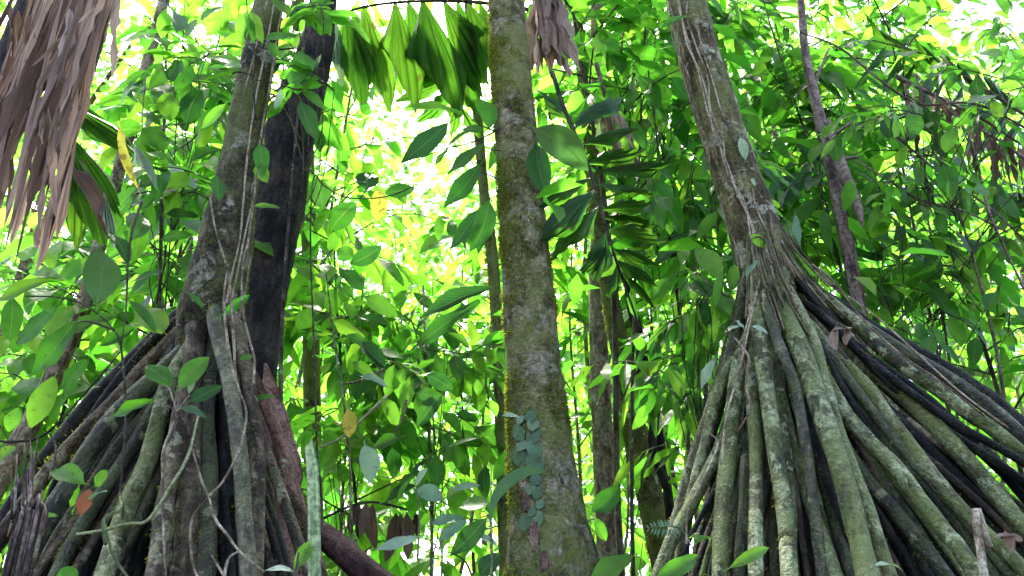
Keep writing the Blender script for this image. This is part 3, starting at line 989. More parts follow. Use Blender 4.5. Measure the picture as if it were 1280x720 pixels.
# split sheath on the purple stem
purple = [o for o in COL.objects if o.get('label', '').startswith('thin purplish')][0]
mb = MB()
tube(mb, [P(1036, 150, 3.55), P(1046, 190, 3.52), P(1060, 230, 3.5), P(1073, 262, 3.5), P(1079, 284, 3.5)], [0.010, 0.030, 0.032, 0.024, 0.003], 10, 24, 0.2, 9, 3)
mb.obj('sheath', 'bark_purple', purple)
mb = MB()
for (a, b) in (((1016, 112), (1036, 60)), ((1044, 168), (1068, 150)), ((1048, 200), (1074, 196))):
    tube(mb, [P(*a, 3.6), P(*b, 3.55)], [0.012, 0.007], 6, 6)
mb.obj('branch_stub', 'bark_purple', purple)

# fallen dark log
lg = thing('fallen_log', 'dark purple-brown fallen log sloping down behind the pale green stalk', 'log', (P(395, 668, 2.9).x, 2.9, 0))
mb = MB()
a, b = P(345, 620, 3.1), P(470, 725, 2.8)
d = (b - a)
e = b + d * (b.z + 0.05) / max(0.05, -d.z)
tube(mb, [a, a.lerp(b, 0.5), b, b.lerp(e, 0.5), e], [W(0, 650, 2.9, 13), W(0, 680, 2.9, 15), W(0, 700, 2.9, 17), 0.05, 0.055], 16, 50, 0.12, 8, 2.0)
mb.obj('log', 'log_purple', lg)
mb = MB()
tube(mb, [P(372, 640, 3.02), P(360, 600, 3.0), P(352, 560, 3.0)], [0.02, 0.016, 0.008], 8, 12, 0.1)
mb.obj('branch', 'root_dark', lg)


# ================================================================== lianas and vines
def vine(name, label, cat, paths, mat, r, group=None, leaves=None, sides=6):
    b = Vector(paths[0][-1])
    t = thing(name, label, cat, (b.x, b.y, max(0, b.z)), group)
    for pth in paths:
        mb = MB()
        n = len(pth)
        rr = [r * U(0.85, 1.15) for _ in pth]
        rr[0] *= 0.6
        tube(mb, pth, rr, sides, max(10, n * 5), 0.12, 14, U(0, 9))
        mb.obj('stem', mat, t)
    return t


def px_path(lst, Y, dy=0.0):
    n = len(lst)
    return [P(a[0], a[1], (a[2] if len(a) > 2 else Y) + dy * i / max(1, n - 1)) for i, a in enumerate(lst)]


vine('liana', 'dark twisted liana hanging between the mossy leaning trunk and the root cone', 'liana',
     [px_path([(770, 300), (783, 350), (793, 400), (803, 440), (812, 480), (822, 530), (830, 580), (838, 640), (850, 740)], 4.0),
      px_path([(786, 370), (800, 420), (800, 470), (818, 510), (816, 560), (834, 610)], 3.97)], 'bark_dark', W(0, 450, 4.0, 6), sides=9)

# thin vines running down the right palm's trunk (follow its surface)
def on_trunk(side, y, trk, Y, out=1.06):
    if y < trk[0][1]:
        q = on_trunk(side, trk[0][1], trk, Y, out)
        return q + Vector((0, 0.01, (trk[0][1] - y) * 0.004))
    for i in range(len(trk) - 1):
        if trk[i][1] <= y <= trk[i + 1][1] or i == len(trk) - 2:
            f = (y - trk[i][1]) / (trk[i + 1][1] - trk[i][1])
            cx = trk[i][0] + (trk[i + 1][0] - trk[i][0]) * f
            w = trk[i][2] + (trk[i + 1][2] - trk[i][2]) * f
            break
    r = W(cx, y, Y, w) * 0.5 * out
    return P(cx + side * w * 0.5 * out, y, Y - r * math.sqrt(max(0.02, 1 - min(1, side * side))))


TRR = [(857, 0, 47), (871, 60, 50), (886, 110, 53), (908, 180, 55), (935, 260, 60), (953, 315, 66), (962, 360, 72), (968, 420, 110)]
ps = []
for s0, s1, ye in ((-0.95, -0.9, 370), (-0.8, -0.98, 400), (-0.35, -0.2, 350), (0.1, -0.3, 370), (0.15, 0.4, 380), (0.75, 0.95, 345), (0.95, 0.8, 345), (0.98, 1.0, 330),
                   (0.85, 0.5, 360), (-0.6, 0.1, 372)):
    pp = []
    for k in range(11):
        y = -20 + (ye + 20) * k / 10
        pp.append(on_trunk(max(-1, min(1, s0 + (s1 - s0) * k / 10 + U(-0.22, 0.22))), y, TRR, YR, 1.09))
    ps.append(pp)
vine('climbing_vine', 'thin tan vines clinging along the leaning palm trunk above its roots', 'vine', ps, 'vine', 0.0034)
# fine rootlets where trunk breaks into roots
ps = []
for k in range(34):
    x0 = U(935, 1000)
    y0 = U(265, 325)
    s = (x0 - 950) / 50
    L = U(50, 120)
    dx = (0.15 + 0.55 * s) * L + U(-6, 6)
    Yb = YR - 0.10 - 0.05 * (1 - abs(s)) + (0.06 if s > 0.5 else 0)
    ps.append(px_path([(x0 - dx * 0.25, y0, Yb), (x0 + U(-3, 3), y0 + L * 0.33, Yb - 0.03), (x0 + dx * 0.45, y0 + L * 0.66, Yb - 0.05), (x0 + dx, y0 + L, Yb - 0.07)], Yb))
vine('rootlet_tangle', 'shaggy tangle of thin rootlets where the leaning palm trunk splits into roots', 'rootlets', ps, 'rootlet', 0.0036)
ps = [px_path(q, 2.05) for q in (
    [(902, 405), (935, 445), (932, 480), (938, 510), (922, 540)],
    [(1015, 330), (1040, 350), (1075, 395), (1100, 420), (1135, 450), (1180, 480), (1230, 520)],
    [(950, 350), (940, 390), (925, 460), (908, 520), (902, 580)],
    [(950, 350), (935, 400), (928, 440), (935, 470)],
    [(885, 540), (897, 556), (878, 600), (860, 640), (858, 680)],
    [(1060, 370), (1100, 400), (1150, 445), (1200, 490), (1260, 535)])]
vine('hanging_vine', 'wiry pale vines trailing over the mossy green root cone', 'vine', ps, 'vine', 0.0028)

TRL = [(338, 0, 36), (326, 60, 40), (314, 120, 43), (304, 180, 46), (292, 250, 56), (283, 300, 66), (272, 350, 74), (262, 395, 78), (262, 420, 90)]
ps = []
for s0, s1, ye in ((-0.9, -0.7, 400), (0.9, 0.85, 400), (0.95, 0.6, 380), (-0.2, -0.95, 390), (0.2, 0.5, 395), (-0.95, -0.95, 380)):
    ps.append([on_trunk(max(-1, min(1, s0 + (s1 - s0) * k / 9 + U(-0.08, 0.08))), -20 + (ye + 20) * k / 9, TRL, YL, 1.08) for k in range(10)])
ps += [px_path(q, 2.2, -0.25) for q in (
    [(262, 245), (270, 290), (285, 340), (290, 395), (293, 440), (296, 480), (308, 515), (300, 560), (280, 600), (262, 620)],
    [(322, 210), (312, 290), (303, 340), (304, 390), (312, 425), (318, 450), (317, 480)],
    [(240, 560), (252, 600), (262, 625), (270, 650), (285, 670), (300, 690), (330, 715)],
    [(262, 620), (245, 640), (238, 660), (240, 700), (250, 730)],
    [(222, 520), (205, 560), (203, 600), (204, 650), (207, 720)],
    [(285, 330), (280, 380), (288, 450), (300, 490)],
    [(262, 690), (280, 720)], [(300, 688), (285, 700), (278, 735)])]
vine('climbing_vine', 'curling tan vines wandering down the palm and brown stilt roots', 'vine', ps, 'vine', 0.0036)
ps = [px_path(q, 2.0, -0.1) for q in (
    [(248, 520), (235, 570), (212, 610), (185, 650), (158, 655), (125, 664), (95, 668)],
    [(130, 650), (140, 690), (155, 715), (170, 735)],
    [(150, 620), (150, 635), (130, 650), (132, 680)])]
vine('creeper', 'slender green creeper stem strung across the brown stilt roots', 'vine', ps, 'vine_green', 0.004)

# ================================================================== shingle vine on the centre trunk
TRC = [(633, 0, 45), (639, 90, 49), (646, 180, 54), (653, 270, 58), (660, 360, 64), (668, 470, 71), (675, 560, 80), (684, 640, 94), (691, 720, 118)]
p0 = P(668, 640, 2.85)
sv = thing('shingle_vine', 'blue-green round leaves pressed flat against the straight trunk', 'climbing plant', (p0.x, p0.y, p0.z))
for (x, y, s) in ((652, 524, 17), (667, 530, 20), (650, 541, 19), (668, 545, 20), (654, 557, 21), (670, 560, 21), (652, 573, 21), (668, 577, 22), (674, 584, 18),
                  (658, 590, 17), (671, 599, 18), (664, 610, 15), (672, 616, 16), (675, 630, 15), (665, 640, 13), (660, 655, 18), (672, 648, 17), (664, 520, 15)):
    f = (y - 470) / 250
    cx = 668 + 23 * f
    w = 71 + 40 * f
    side = max(-0.8, min(0.8, (x - cx) / (w * 0.5)))
    q = on_trunk(side, y, TRC, 3.0, 1.10)
    nrm = Vector((side, -math.sqrt(1 - side * side), 0.25))
    L = W(x, y, 2.87, s) * U(0.9, 1.35)
    d = Vector((U(-0.9, 0.9), -0.25, -1))
    q = q - d.normalized() * L * 0.5
    put_leaf(sv, 'oval', 'leaf_blue', q, d, nrm + Vector((U(-0.25, 0.25), 0, U(-0.2, 0.3))), L, U(1.3, 1.7))
mb = MB()
tube(mb, [on_trunk(-0.25, y, TRC, 3.0, 1.03) for y in (515, 545, 575, 610, 650, 700)], [0.004] * 6, 6, 20)
mb.obj('stem', 'vine', sv)
# pale bare patches of bark low on the straight trunk
M['bare_bark'] = bark_mat('bare_bark', [(0.16, 0.10, 0.075), (0.30, 0.20, 0.155), (0.46, 0.34, 0.28)], moss=0.1, lichen=0.15, scale=9, stretch=0.25, bump=0.8)
for pi, (cx, cy, hw, hh) in enumerate(((667, 668, 8, 22), (681, 700, 7, 14), (656, 628, 6, 14), (652, 600, 5, 12), (700, 690, 3, 8), (722, 704, 3, 9))):
    f = (cy - 470) / 250
    cxx, wd = 668 + 23 * f, 71 + 44 * f
    ring = []
    for k in range(15):
        a = 2 * math.pi * k / 15
        rr_ = 1 + 0.45 * noise.noise(Vector((math.cos(a) * 1.7, math.sin(a) * 1.7, pi * 5.0)))
        x, y = cx + math.cos(a) * hw * rr_, cy + math.sin(a) * hh * rr_
        ring.append((x, y))
    vs = []
    for sc, out_ in ((1.0, 1.015), (0.8, 1.06), (0.4, 1.062)):
        for (x, y) in ring:
            x, y = cx + (x - cx) * sc, cy + (y - cy) * sc
            vs.append(tuple(on_trunk(max(-0.9, min(0.9, (x - (668 + 23 * (y - 470) / 250)) / ((71 + 44 * (y - 470) / 250) * 0.5))), min(718, y), TRC, 3.0, out_)))
    fc = [(r_ * 15 + k, r_ * 15 + (k + 1) % 15, (r_ + 1) * 15 + (k + 1) % 15, (r_ + 1) * 15 + k) for r_ in range(2) for k in range(15)] + [tuple(30 + k for k in range(15))]
    mbp = MB()
    mbp.add(vs, fc, [(v[0], v[2]) for v in vs])
    mbp.obj('bare_bark', 'bare_bark', centre_tree)
# long arching leaf in front of the trunk
ar = thing('arching_leaf_plant', 'single long pale arching leaf bending across the straight trunk', 'plant', (P(612, 720, 2.5).x, 2.5, 0))
mb = MB()
sp_ = [P(682, 590, 2.5), P(660, 590, 2.5), P(640, 600, 2.5), (P(622, 618, 2.5)), P(614, 640, 2.5), P(613, 670, 2.5)]
path, _ = catmull(sp_, 14)
vs, uv, fc = [], [], []
for i, q in enumerate(path):
    t = i / 14
    wv = W(0, 620, 2.5, 8) * math.sin(math.pi * min(0.97, max(0.05, t * 0.9 + 0.03))) ** 0.7
    for k, s in enumerate((-1, 0, 1)):
        vs.append(tuple(q + Vector((0.3 * s * wv, s * wv * 0.5, -s * wv * 0.9 + abs(s) * wv * 0.25))))
        uv.append((0.5 + 0.5 * s, t))
for i in range(14):
    for k in range(2):
        fc.append((i * 3 + k, i * 3 + k + 1, i * 3 + k + 4, i * 3 + k + 3))
mb.add(vs, fc, uv)
mb.obj('leaf', 'leaf_blue', ar)
mb = MB()
tube(mb, [P(613, 668, 2.5), P(614, 720, 2.5), Vector((P(614, 720, 2.5).x, 2.5, -0.05))], [0.004, 0.005, 0.007], 6, 12)
mb.obj('stem', 'vine_green', ar)

# ================================================================== cut stalk
st = thing('cut_stalk', 'flat pale green upright stalk, cut square on top, before the fallen log', 'stalk', (P(393, 720, 1.9).x, 1.9, 0))
mb = MB()
wv = W(393, 640, 1.9, 8)
prof = [(-1, 0.0), (-0.8, 0.28), (-0.3, 0.36), (0.2, 0.30), (0.7, 0.36), (1, 0.1), (0.8, -0.2), (0, -0.3), (-0.8, -0.2)]
rows = [(386, 555, 0.55), (387, 562, 0.75), (389, 575, 0.85), (391, 590, 1.0), (392.5, 640, 1.0), (393.5, 720, 1.02)]
vs, fc, uv = [], [], []
rws = [(P(x, y, 1.9), s) for x, y, s in rows] + [(Vector((P(394, 720, 1.9).x, 1.9, -0.05)), 1.25)]
ln = 0
for i, (c, s) in enumerate(rws):
    ln += 0 if i == 0 else (c - rws[i - 1][0]).length
    for k, (a, b) in enumerate(prof):
        vs.append((c.x + a * wv * s, c.y - b * wv, c.z + (0.012 * a if i == 0 else 0)))
        uv.append((k * 0.012, ln))
n = len(prof)
for i in range(len(rws) - 1):
    for k in range(n):
        fc.append((i * n + k, i * n + (k + 1) % n, (i + 1) * n + (k + 1) % n, (i + 1) * n + k))
fc.append(tuple(range(n)))
mb.add(vs, fc, uv)
mb.obj('stalk', 'petiole', st, smooth=False)


# ================================================================== palm fronds
def frond(name, label, cat, rach, Y, leaflets, mat, kind='wedge', rmat='twig', r=0.008, group=None, up=0.2, extra=None):
    pp = [P(a[0], a[1], a[2] if len(a) > 2 else Y) for a in rach]
    t = thing(name, label, cat, tuple(pp[0]), group)
    mb = MB()
    tube(mb, pp, [r * (1.2 - 0.7 * i / (len(pp) - 1)) for i in range(len(pp))], 7, 30, 0.05)
    mb.obj('frond_stalk', rmat, t)
    for it in leaflets:
        a, b, w = it[:3]
        Ya = it[3] if len(it) > 3 else Y
        Yb = it[4] if len(it) > 4 else Ya + U(-0.1, 0.15)
        k = it[5] if len(it) > 5 else kind
        m = it[6] if len(it) > 6 else mat
        px_leaf(t, k, m, a, b, Ya, Yb, w, U(-0.5, 0.5), 'leaflet', up=up)
    return t


# hanging pleated frond at the top, left of the centre trunk
frond('palm_frond', 'green pleated palm frond arching overhead, fish-tail leaflets hanging down', 'palm frond',
      [(660, 12), (610, 4), (560, 1), (510, 2), (470, 6), (435, 14), (412, 24)], 3.3,
      [((455, 8), (484, 136), 0.42), ((494, 3), (516, 132), 0.40), ((528, 1), (570, 142), 0.42), ((555, 2), (598, 118), 0.42),
       ((432, 14), (442, 130), 0.40), ((585, 3), (606, 96), 0.42), ((572, 2), (606, 146), 0.38, 3.35), ((600, 4), (622, 90), 0.42, 3.4),
       ((418, 20), (416, 100), 0.28, 3.3, 3.3, 'wedge', 'leaf_pale'), ((440, 12), (470, 110), 0.4, 3.4), ((510, 2), (538, 100), 0.45, 3.42)],
      'palm_green', r=0.010)
frond('palm_frond', 'shadowed palm frond with side-spreading pleats behind the hanging fish-tail leaflets', 'palm frond',
      [(590, 40, 3.7), (575, 70, 3.7), (570, 100, 3.7), (575, 130, 3.7), (590, 160, 3.7)], 3.7,
      [((578, 60), (505, 70), 0.36), ((572, 78), (502, 96), 0.36), ((570, 95), (488, 128), 0.38), ((572, 112), (510, 150), 0.4),
       ((576, 65), (612, 96), 0.5), ((572, 95), (605, 140), 0.5), ((573, 120), (560, 170), 0.42), ((578, 135), (604, 178), 0.4)],
      'palm_green', r=0.008)
# dark frond right of the centre trunk
frond('palm_frond', 'dark glossy palm frond with broad leaflets beside the straight trunk', 'palm frond',
      [(690, 90, 2.9), (705, 135, 2.9), (722, 175, 2.9), (738, 215, 2.9), (752, 265, 2.9), (765, 310, 2.9), (782, 360, 2.95), (800, 410, 3.0)], 2.9,
      [((715, 150), (668, 110), 0.55), ((718, 160), (770, 96), 0.5), ((728, 180), (808, 148), 0.34), ((724, 176), (664, 160), 0.5),
       ((734, 205), (812, 178), 0.32), ((738, 215), (845, 196), 0.22), ((740, 222), (664, 244), 0.42), ((742, 230), (826, 232), 0.24),
       ((744, 238), (660, 282), 0.55), ((750, 262), (820, 246), 0.4), ((748, 258), (672, 322), 0.6), ((752, 272), (842, 268), 0.2),
       ((758, 288), (838, 296), 0.5), ((756, 292), (732, 350), 0.6), ((766, 310), (834, 332), 0.42), ((762, 306), (722, 330), 0.45),
       ((770, 325), (820, 356), 0.4), ((776, 340), (836, 380), 0.32), ((772, 335), (752, 372), 0.4)],
      'palm_dark', r=0.009, up=0.45)
# green pleated leaf behind the dead frond
frond('palm_frond', 'yellowing green pleated palm leaf with torn pale tips behind the dead frond', 'palm frond',
      [(40, 90, 2.3), (70, 120, 2.3), (85, 150, 2.3), (90, 190, 2.3), (95, 240, 2.35)], 2.3,
      [((84, 130), (172, 200), 0.36, 2.3), ((82, 118), (158, 172), 0.26, 2.35), ((88, 170), (142, 262), 0.3, 2.3), ((84, 180), (116, 314), 0.4, 2.25),
       ((90, 200), (98, 318), 0.42, 2.3), ((168, 180), (200, 222), 0.3, 2.25, 2.2, 'wedge', 'leaf_pale'), ((150, 160), (168, 232), 0.12, 2.25, 2.25, 'strap', 'leaf_yellow'),
       ((130, 240), (138, 300), 0.22, 2.25, 2.2, 'wedge', 'leaf_pale'), ((92, 210), (130, 285), 0.16, 2.22, 2.2, 'strap', 'dead_leaf')],
      'palm_green', r=0.010)

# dead frond, top left
df = thing('dead_palm_frond', 'big dead brown palm frond hanging in shredded strips in the corner', 'palm frond', tuple(P(90, -60, 1.75)))
mb = MB()
tube(mb, [P(-60, 40, 1.9), P(20, -30, 1.8), P(90, -70, 1.75), P(170, -60, 1.75)], [0.016, 0.015, 0.013, 0.008], 8, 20, 0.05)
mb.obj('frond_stalk', 'bark_purple', df)
for k in range(230):
    t = U(0, 1)
    if k < 110:                                  # long strips from the stalk
        x0, y0 = 52 + 100 * t + U(-10, 8), U(-60, 10)
        y1 = U(150, 345)
        x1 = -48 + (188 - 0.26 * y1) * t + U(-16, 12)
        w = U(0.012, 0.036)
    else:                                       # torn pieces tangled lower down
        y0 = U(-10, 190)
        x0 = -10 + (150 - 0.26 * y0) * t + U(-8, 8)
        y1 = y0 + U(60, 150)
        x1 = x0 - U(-14, 52)
        if x1 > 138 - 0.24 * y1 or y1 > 335:
            continue
        w = U(0.025, 0.075)
    if noise.noise(Vector((x1 * 0.06, y1 * 0.02, 5.1))) < -0.02:
        continue
    Ys = U(1.5, 2.0)
    px_leaf(df, 'strip', RND.choice(['dead_leaf', 'dead_leaf', 'dead_pale', 'dead_pale']), (x0, y0), (x1, y1), Ys, Ys + U(-0.12, 0.12), w, U(-1.5, 1.5), 'leaflet', up=0.1)
for (a, b, w) in (((65, -10), (0, 128), 0.02), ((118, 10), (40, 82), 0.05), ((128, 0), (70, 140), 0.09), ((95, 30), (45, 112), 0.07), ((150, -10), (138, 96), 0.07)):
    px_leaf(df, 'strip', 'dead_pale', a, b, 1.5, 1.5, w, 0.3, 'leaflet', up=0.1)

# pale dead tuft right of the trunk top, and another lower
for (cx, cy, sp, ln, Y, lab, n) in ((682, -12, 26, 105, 3.1, 'pinkish dead frond tuft hanging beside the top of the straight trunk', 26),
                                    (765, 140, 26, 80, 3.5, 'pale dead fibre tuft hidden behind the dark palm frond', 16)):
    t = thing('dead_palm_frond', lab, 'palm frond', tuple(P(cx, cy, Y)))
    mb = MB()
    tube(mb, [P(cx - 20, cy - 60, Y), P(cx - 8, cy - 20, Y), P(cx, cy + 10, Y)], [0.014, 0.012, 0.008], 7, 10)
    mb.obj('frond_stalk', 'bark_purple', t)
    for k in range(n):
        f = k / (n - 1)
        px_leaf(t, 'strip', 'dead_pale', (cx + (f - 0.5) * sp, cy + U(-10, 6)), (cx - 12 + f * sp * 1.9 + U(-6, 6), cy + ln * U(0.55, 1.05)), Y + U(-0.08, 0.08), None, U(0.06, 0.13), U(-1.5, 1.5), 'leaflet', up=0.1)

# brown hanging leaves low in the middle
t = thing('dead_leaf_cluster', 'cluster of withered brown leaves hanging low beyond the fallen log', 'dead leaves', tuple(P(455, 628, 3.6)))
mb = MB()
tube(mb, [P(400, 650, 3.6), P(440, 632, 3.6), P(470, 628, 3.6), P(520, 640, 3.6)], [0.006] * 4, 6, 16)
mb.obj('branch', 'twig', t)
for (a, b) in (((446, 628), (430, 668)), ((458, 628), (450, 672)), ((466, 630), (462, 690)), ((500, 640), (502, 690)), ((508, 640), (514, 700)), ((520, 640), (520, 672)), ((450, 630), (442, 660)), ((496, 640), (490, 706))):
    px_leaf(t, 'elliptic', 'dead_leaf', a, b, 3.6, None, 0.34, U(-0.8, 0.8))

# dry grassy strands lower left
t = thing('dry_strands', 'bundle of dry brown fronds standing at the foot of the slanting roots', 'dead fronds', (P(30, 720, 1.7).x, 1.7, 0))
for k in range(22):
    x = U(8, 46)
    top = (x + U(2, 14), U(545, 640))
    mb = MB()
    q = P(top[0], top[1], 1.7 + U(-0.06, 0.06))
    q2 = P(x - 4, 715, 1.7 + U(-0.06, 0.06))
    tube(mb, [q, q.lerp(q2, 0.5) + Vector((U(-0.008, 0.008), 0, 0)), q2, Vector((q2.x + U(-0.03, 0.03), q2.y, -0.05))], [0.0015, 0.003, 0.004, 0.004], 5, 12)
    mb.obj('strand', RND.choice(['bark_purple', 'twig', 'root_brown']), t)


# ================================================================== traced foreground leaves
def leafy(name, label, cat, base, stems, leaves, stem_mat='twig', sr=0.004, group=None):
    """plant: stems = pixel paths with Y, leaves = (kind, mat, a, b, Y, w[, roll])"""
    t = thing(name, label, cat, base, group)
    for s in stems:
        mb = MB()
        pts = px_path(s[0], s[1])
        if len(s) > 2 and s[2]:
            pts = pts + [Vector((pts[-1].x, pts[-1].y, -0.05))]
        n = len(pts)
        tube(mb, pts, [sr * (0.5 + 0.6 * i / (n - 1)) for i in range(n)], 6, max(8, 4 * n), 0.08, 14)
        mb.obj('stem', stem_mat, t)
    for it in leaves:
        kind, mat, a, b, Y, w = it[:6]
        px_leaf(t, kind, mat, a, b, Y, Y + U(-0.04, 0.06), w, it[6] if len(it) > 6 else U(-0.35, 0.35), up=it[7] if len(it) > 7 else 0.45)
    return t


leafy('sapling', 'sapling with big glossy oval leaves in front of the slanting brown trunk', 'sapling', (P(150, 720, 2.2).x, 2.2, 0),
      [([(30, 370), (75, 372), (110, 384), (142, 412), (152, 440), (157, 520), (150, 620), (140, 720)], 2.2, True),
       ([(70, 384), (90, 366), (100, 372)], 2.2), ([(152, 430), (158, 380), (160, 330), (165, 290), (178, 250)], 2.2), ([(150, 440), (125, 470), (60, 540), (20, 552), (-10, 550)], 2.1),
       ([(93, 404), (110, 402), (142, 412)], 2.15), ([(60, 540), (70, 560), (62, 600)], 2.1)],
      [('oval', 'leaf_mid', (94, 403), (37, 468), 2.1, 0.42, 0.2), ('oval', 'leaf_mid', (70, 384), (16, 430), 2.15, 0.42, 0.1), ('oval', 'leaf_dark', (16, 372), (14, 426), 2.2, 0.5),
       ('oval', 'leaf_mid', (109, 450), (64, 500), 2.15, 0.42), ('elliptic', 'leaf_dark', (88, 418), (146, 388), 2.2, 0.4), ('oval', 'leaf_bright', (68, 472), (36, 532), 2.25, 0.42),
       ('oval', 'leaf_bright', (24, 510), (8, 538), 2.2, 0.6), ('big', 'leaf_ribbed', (121, 380), (124, 304), 2.2, 0.46, 0.1, 0.1), ('elliptic', 'leaf_mid', (88, 494), (126, 474), 2.1, 0.28),
       ('elliptic', 'leaf_dark', (160, 375), (200, 415), 2.25, 0.4), ('oval', 'leaf_bright', (205, 415), (175, 378), 2.4, 0.55), ('oval', 'leaf_mid', (126, 432), (168, 408), 2.3, 0.4),
       ('big', 'leaf_bright', (60, 350), (-12, 378), 2.0, 0.3), ('big', 'leaf_bright', (75, 348), (10, 334), 2.2, 0.35), ('elliptic', 'leaf_dark', (160, 330), (142, 280), 2.2, 0.4),
       ('elliptic', 'leaf_dark', (165, 300), (186, 260), 2.2, 0.4), ('big', 'leaf_mid', (172, 270), (165, 330), 2.25, 0.4), ('elliptic', 'leaf_bright', (150, 285), (128, 240), 2.4, 0.4),
       ('oval', 'leaf_mid', (60, 420), (90, 380), 2.35, 0.5), ('oval', 'leaf_bright', (20, 560), (-16, 590), 2.1, 0.5)])
leafy('epiphyte', 'rosette of glossy green leaves sprouting on the brown stilt roots', 'plant', tuple(P(220, 512, 2.05)),
      [([(221, 514), (215, 495), (211, 482)], 2.05), ([(221, 514), (224, 500), (226, 486)], 2.05), ([(222, 514), (232, 500), (238, 494)], 2.05), ([(220, 514), (206, 505), (192, 503)], 2.05),
       ([(220, 514), (218, 540), (214, 560)], 2.05)],
      [('oval', 'leaf_mid', (214, 480), (182, 453), 2.04, 0.5, 0.1, 0.2), ('elliptic', 'leaf_mid', (224, 486), (264, 442), 2.03, 0.40, 0, 0.2), ('elliptic', 'leaf_dark', (236, 502), (280, 476), 2.02, 0.40, -0.2, 0.2),
       ('elliptic', 'leaf_mid', (192, 500), (130, 518), 2.0, 0.24, 0.2, 0.2), ('elliptic', 'leaf_blue', (224, 510), (262, 520), 2.06, 0.3), ('oval', 'leaf_blue', (230, 480), (240, 470), 2.1, 0.5),
       ('elliptic', 'leaf_pale', (236, 492), (242, 462), 2.1, 0.3)], sr=0.003, stem_mat='vine')
leafy('seedling', 'small bright seedling low on the slanting roots beside rusty leaves', 'plant', tuple(P(105, 612, 1.95)),
      [([(105, 600), (100, 625), (85, 640), (80, 660)], 1.95), ([(112, 606), (120, 600), (128, 596)], 1.95)],
      [('elliptic', 'leaf_bright', (106, 604), (56, 584), 1.93, 0.35, 0, 0.2), ('oval', 'leaf_bright', (118, 608), (132, 588), 1.94, 0.6), ('strap', 'leaf_bright', (98, 610), (84, 648), 1.95, 0.18),
       ('elliptic', 'leaf_bright', (48, 644), (74, 640), 1.9, 0.4), ('elliptic', 'leaf_pale', (134, 614), (108, 616), 1.9, 0.3), ('oval', 'leaf_mid', (70, 725), (102, 712), 1.7, 0.8, 0, 0.1),
       ('litter', 'litter_red', 0, 0, 0, 0)][:-1])
t = thing('fallen_leaf', 'rusty orange dead leaf caught between the slanting roots', 'dead leaf', tuple(P(104, 632, 1.96)))
px_leaf(t, 'oval', 'litter_red', (112, 612), (98, 642), 1.95, 1.93, 0.6, 0.3)
px_leaf(t, 'oval', 'litter_red', (58, 646), (44, 658), 1.9, 1.9, 0.6, 0.3)
leafy('epiphyte', 'bright strap-shaped leaf pair on the palm trunk just above the brown roots', 'plant', tuple(P(284, 398, 2.35)),
      [([(276, 395), (284, 400), (292, 392)], 2.35)],
      [('elliptic', 'leaf_bright', (276, 396), (318, 366), 2.33, 0.22, 0.2, 0.15), ('elliptic', 'leaf_mid', (254, 385), (238, 360), 2.35, 0.35), ('elliptic', 'leaf_mid', (300, 450), (318, 440), 2.3, 0.4),
       ('elliptic', 'leaf_mid', (318, 500), (342, 490), 2.4, 0.4), ('elliptic', 'leaf_mid', (316, 258), (354, 252), 2.4, 0.24)], sr=0.003)
leafy('seedling', 'yellow-green blade beside the pale cut stalk', 'plant', tuple(P(370, 715, 1.85)),
      [([(372, 712), (368, 730), (366, 760)], 1.85, True)],
      [('elliptic', 'leaf_bright', (368, 712), (396, 672), 1.85, 0.34, 0.1, 0.1), ('elliptic', 'leaf_pale', (366, 714), (328, 704), 1.85, 0.3)], sr=0.003)
leafy('seedling', 'curved yellow-green blade at the foot of the mossy root cone', 'plant', tuple(P(915, 715, 1.6)),
      [([(912, 716), (908, 740), (905, 800)], 1.6, True)],
      [('elliptic', 'leaf_bright', (912, 710), (975, 677), 1.6, 0.18, 0.1, 0.1), ('elliptic', 'leaf_bright', (820, 724), (878, 688), 1.6, 0.28, 0.2, 0.3),
       ('elliptic', 'leaf_pale', (1092, 708), (1130, 694), 1.6, 0.16), ('lance', 'leaf_bright', (868, 680), (886, 664), 1.7, 0.3), ('lance', 'leaf_bright', (862, 672), (890, 668), 1.7, 0.25)], sr=0.003)
leafy('seedling', 'big pale-edged leaf arching at the foot of the straight trunk', 'plant', tuple(P(735, 720, 2.3)),
      [([(735, 722), (738, 750), (738, 800)], 2.3, True)],
      [('big', 'leaf_bright', (790, 696), (728, 724), 2.3, 0.45, 0.3, 0.3), ('elliptic', 'leaf_mid', (740, 640), (776, 604), 2.9, 0.5), ('oval', 'leaf_bright', (745, 648), (758, 676), 2.9, 0.5)], sr=0.004)
# fern sprig
fs = thing('fern', 'tiny pale fern sprig beside the mossy root cone', 'fern', tuple(P(850, 662, 2.2)))
mb = MB()
tube(mb, [P(808, 660, 2.2), P(830, 658, 2.2), P(852, 662, 2.2), P(868, 690, 2.2)], [0.001, 0.002, 0.002, 0.002], 5, 12)
mb.obj('stem', 'vine_green', fs)
for k in range(9):
    x = 812 + k * 4.5
    for s in (-1, 1):
        px_leaf(fs, 'lance', 'leaf_blue', (x, 660), (x - 4, 660 + s * (5 + 7 * math.sin(k / 8 * 3))), 2.2, 2.2, 0.3)
# big ribbed leaf in front of the dark frond
leafy('climber', 'large bright ribbed leaf lit from behind, growing off the straight trunk', 'climbing plant', tuple(P(668, 175, 2.8)),
      [([(662, 150), (666, 165), (670, 168)], 2.8), ([(666, 165), (670, 185), (674, 200)], 2.85)],
      [('big', 'leaf_ribbed', (668, 160), (736, 214), 2.75, 0.46, 0.1, 0.15), ('big', 'leaf_mid', (670, 180), (684, 244), 2.85, 0.36), ('oval', 'leaf_bright', (612, 160), (598, 120), 2.9, 0.55)], sr=0.004)
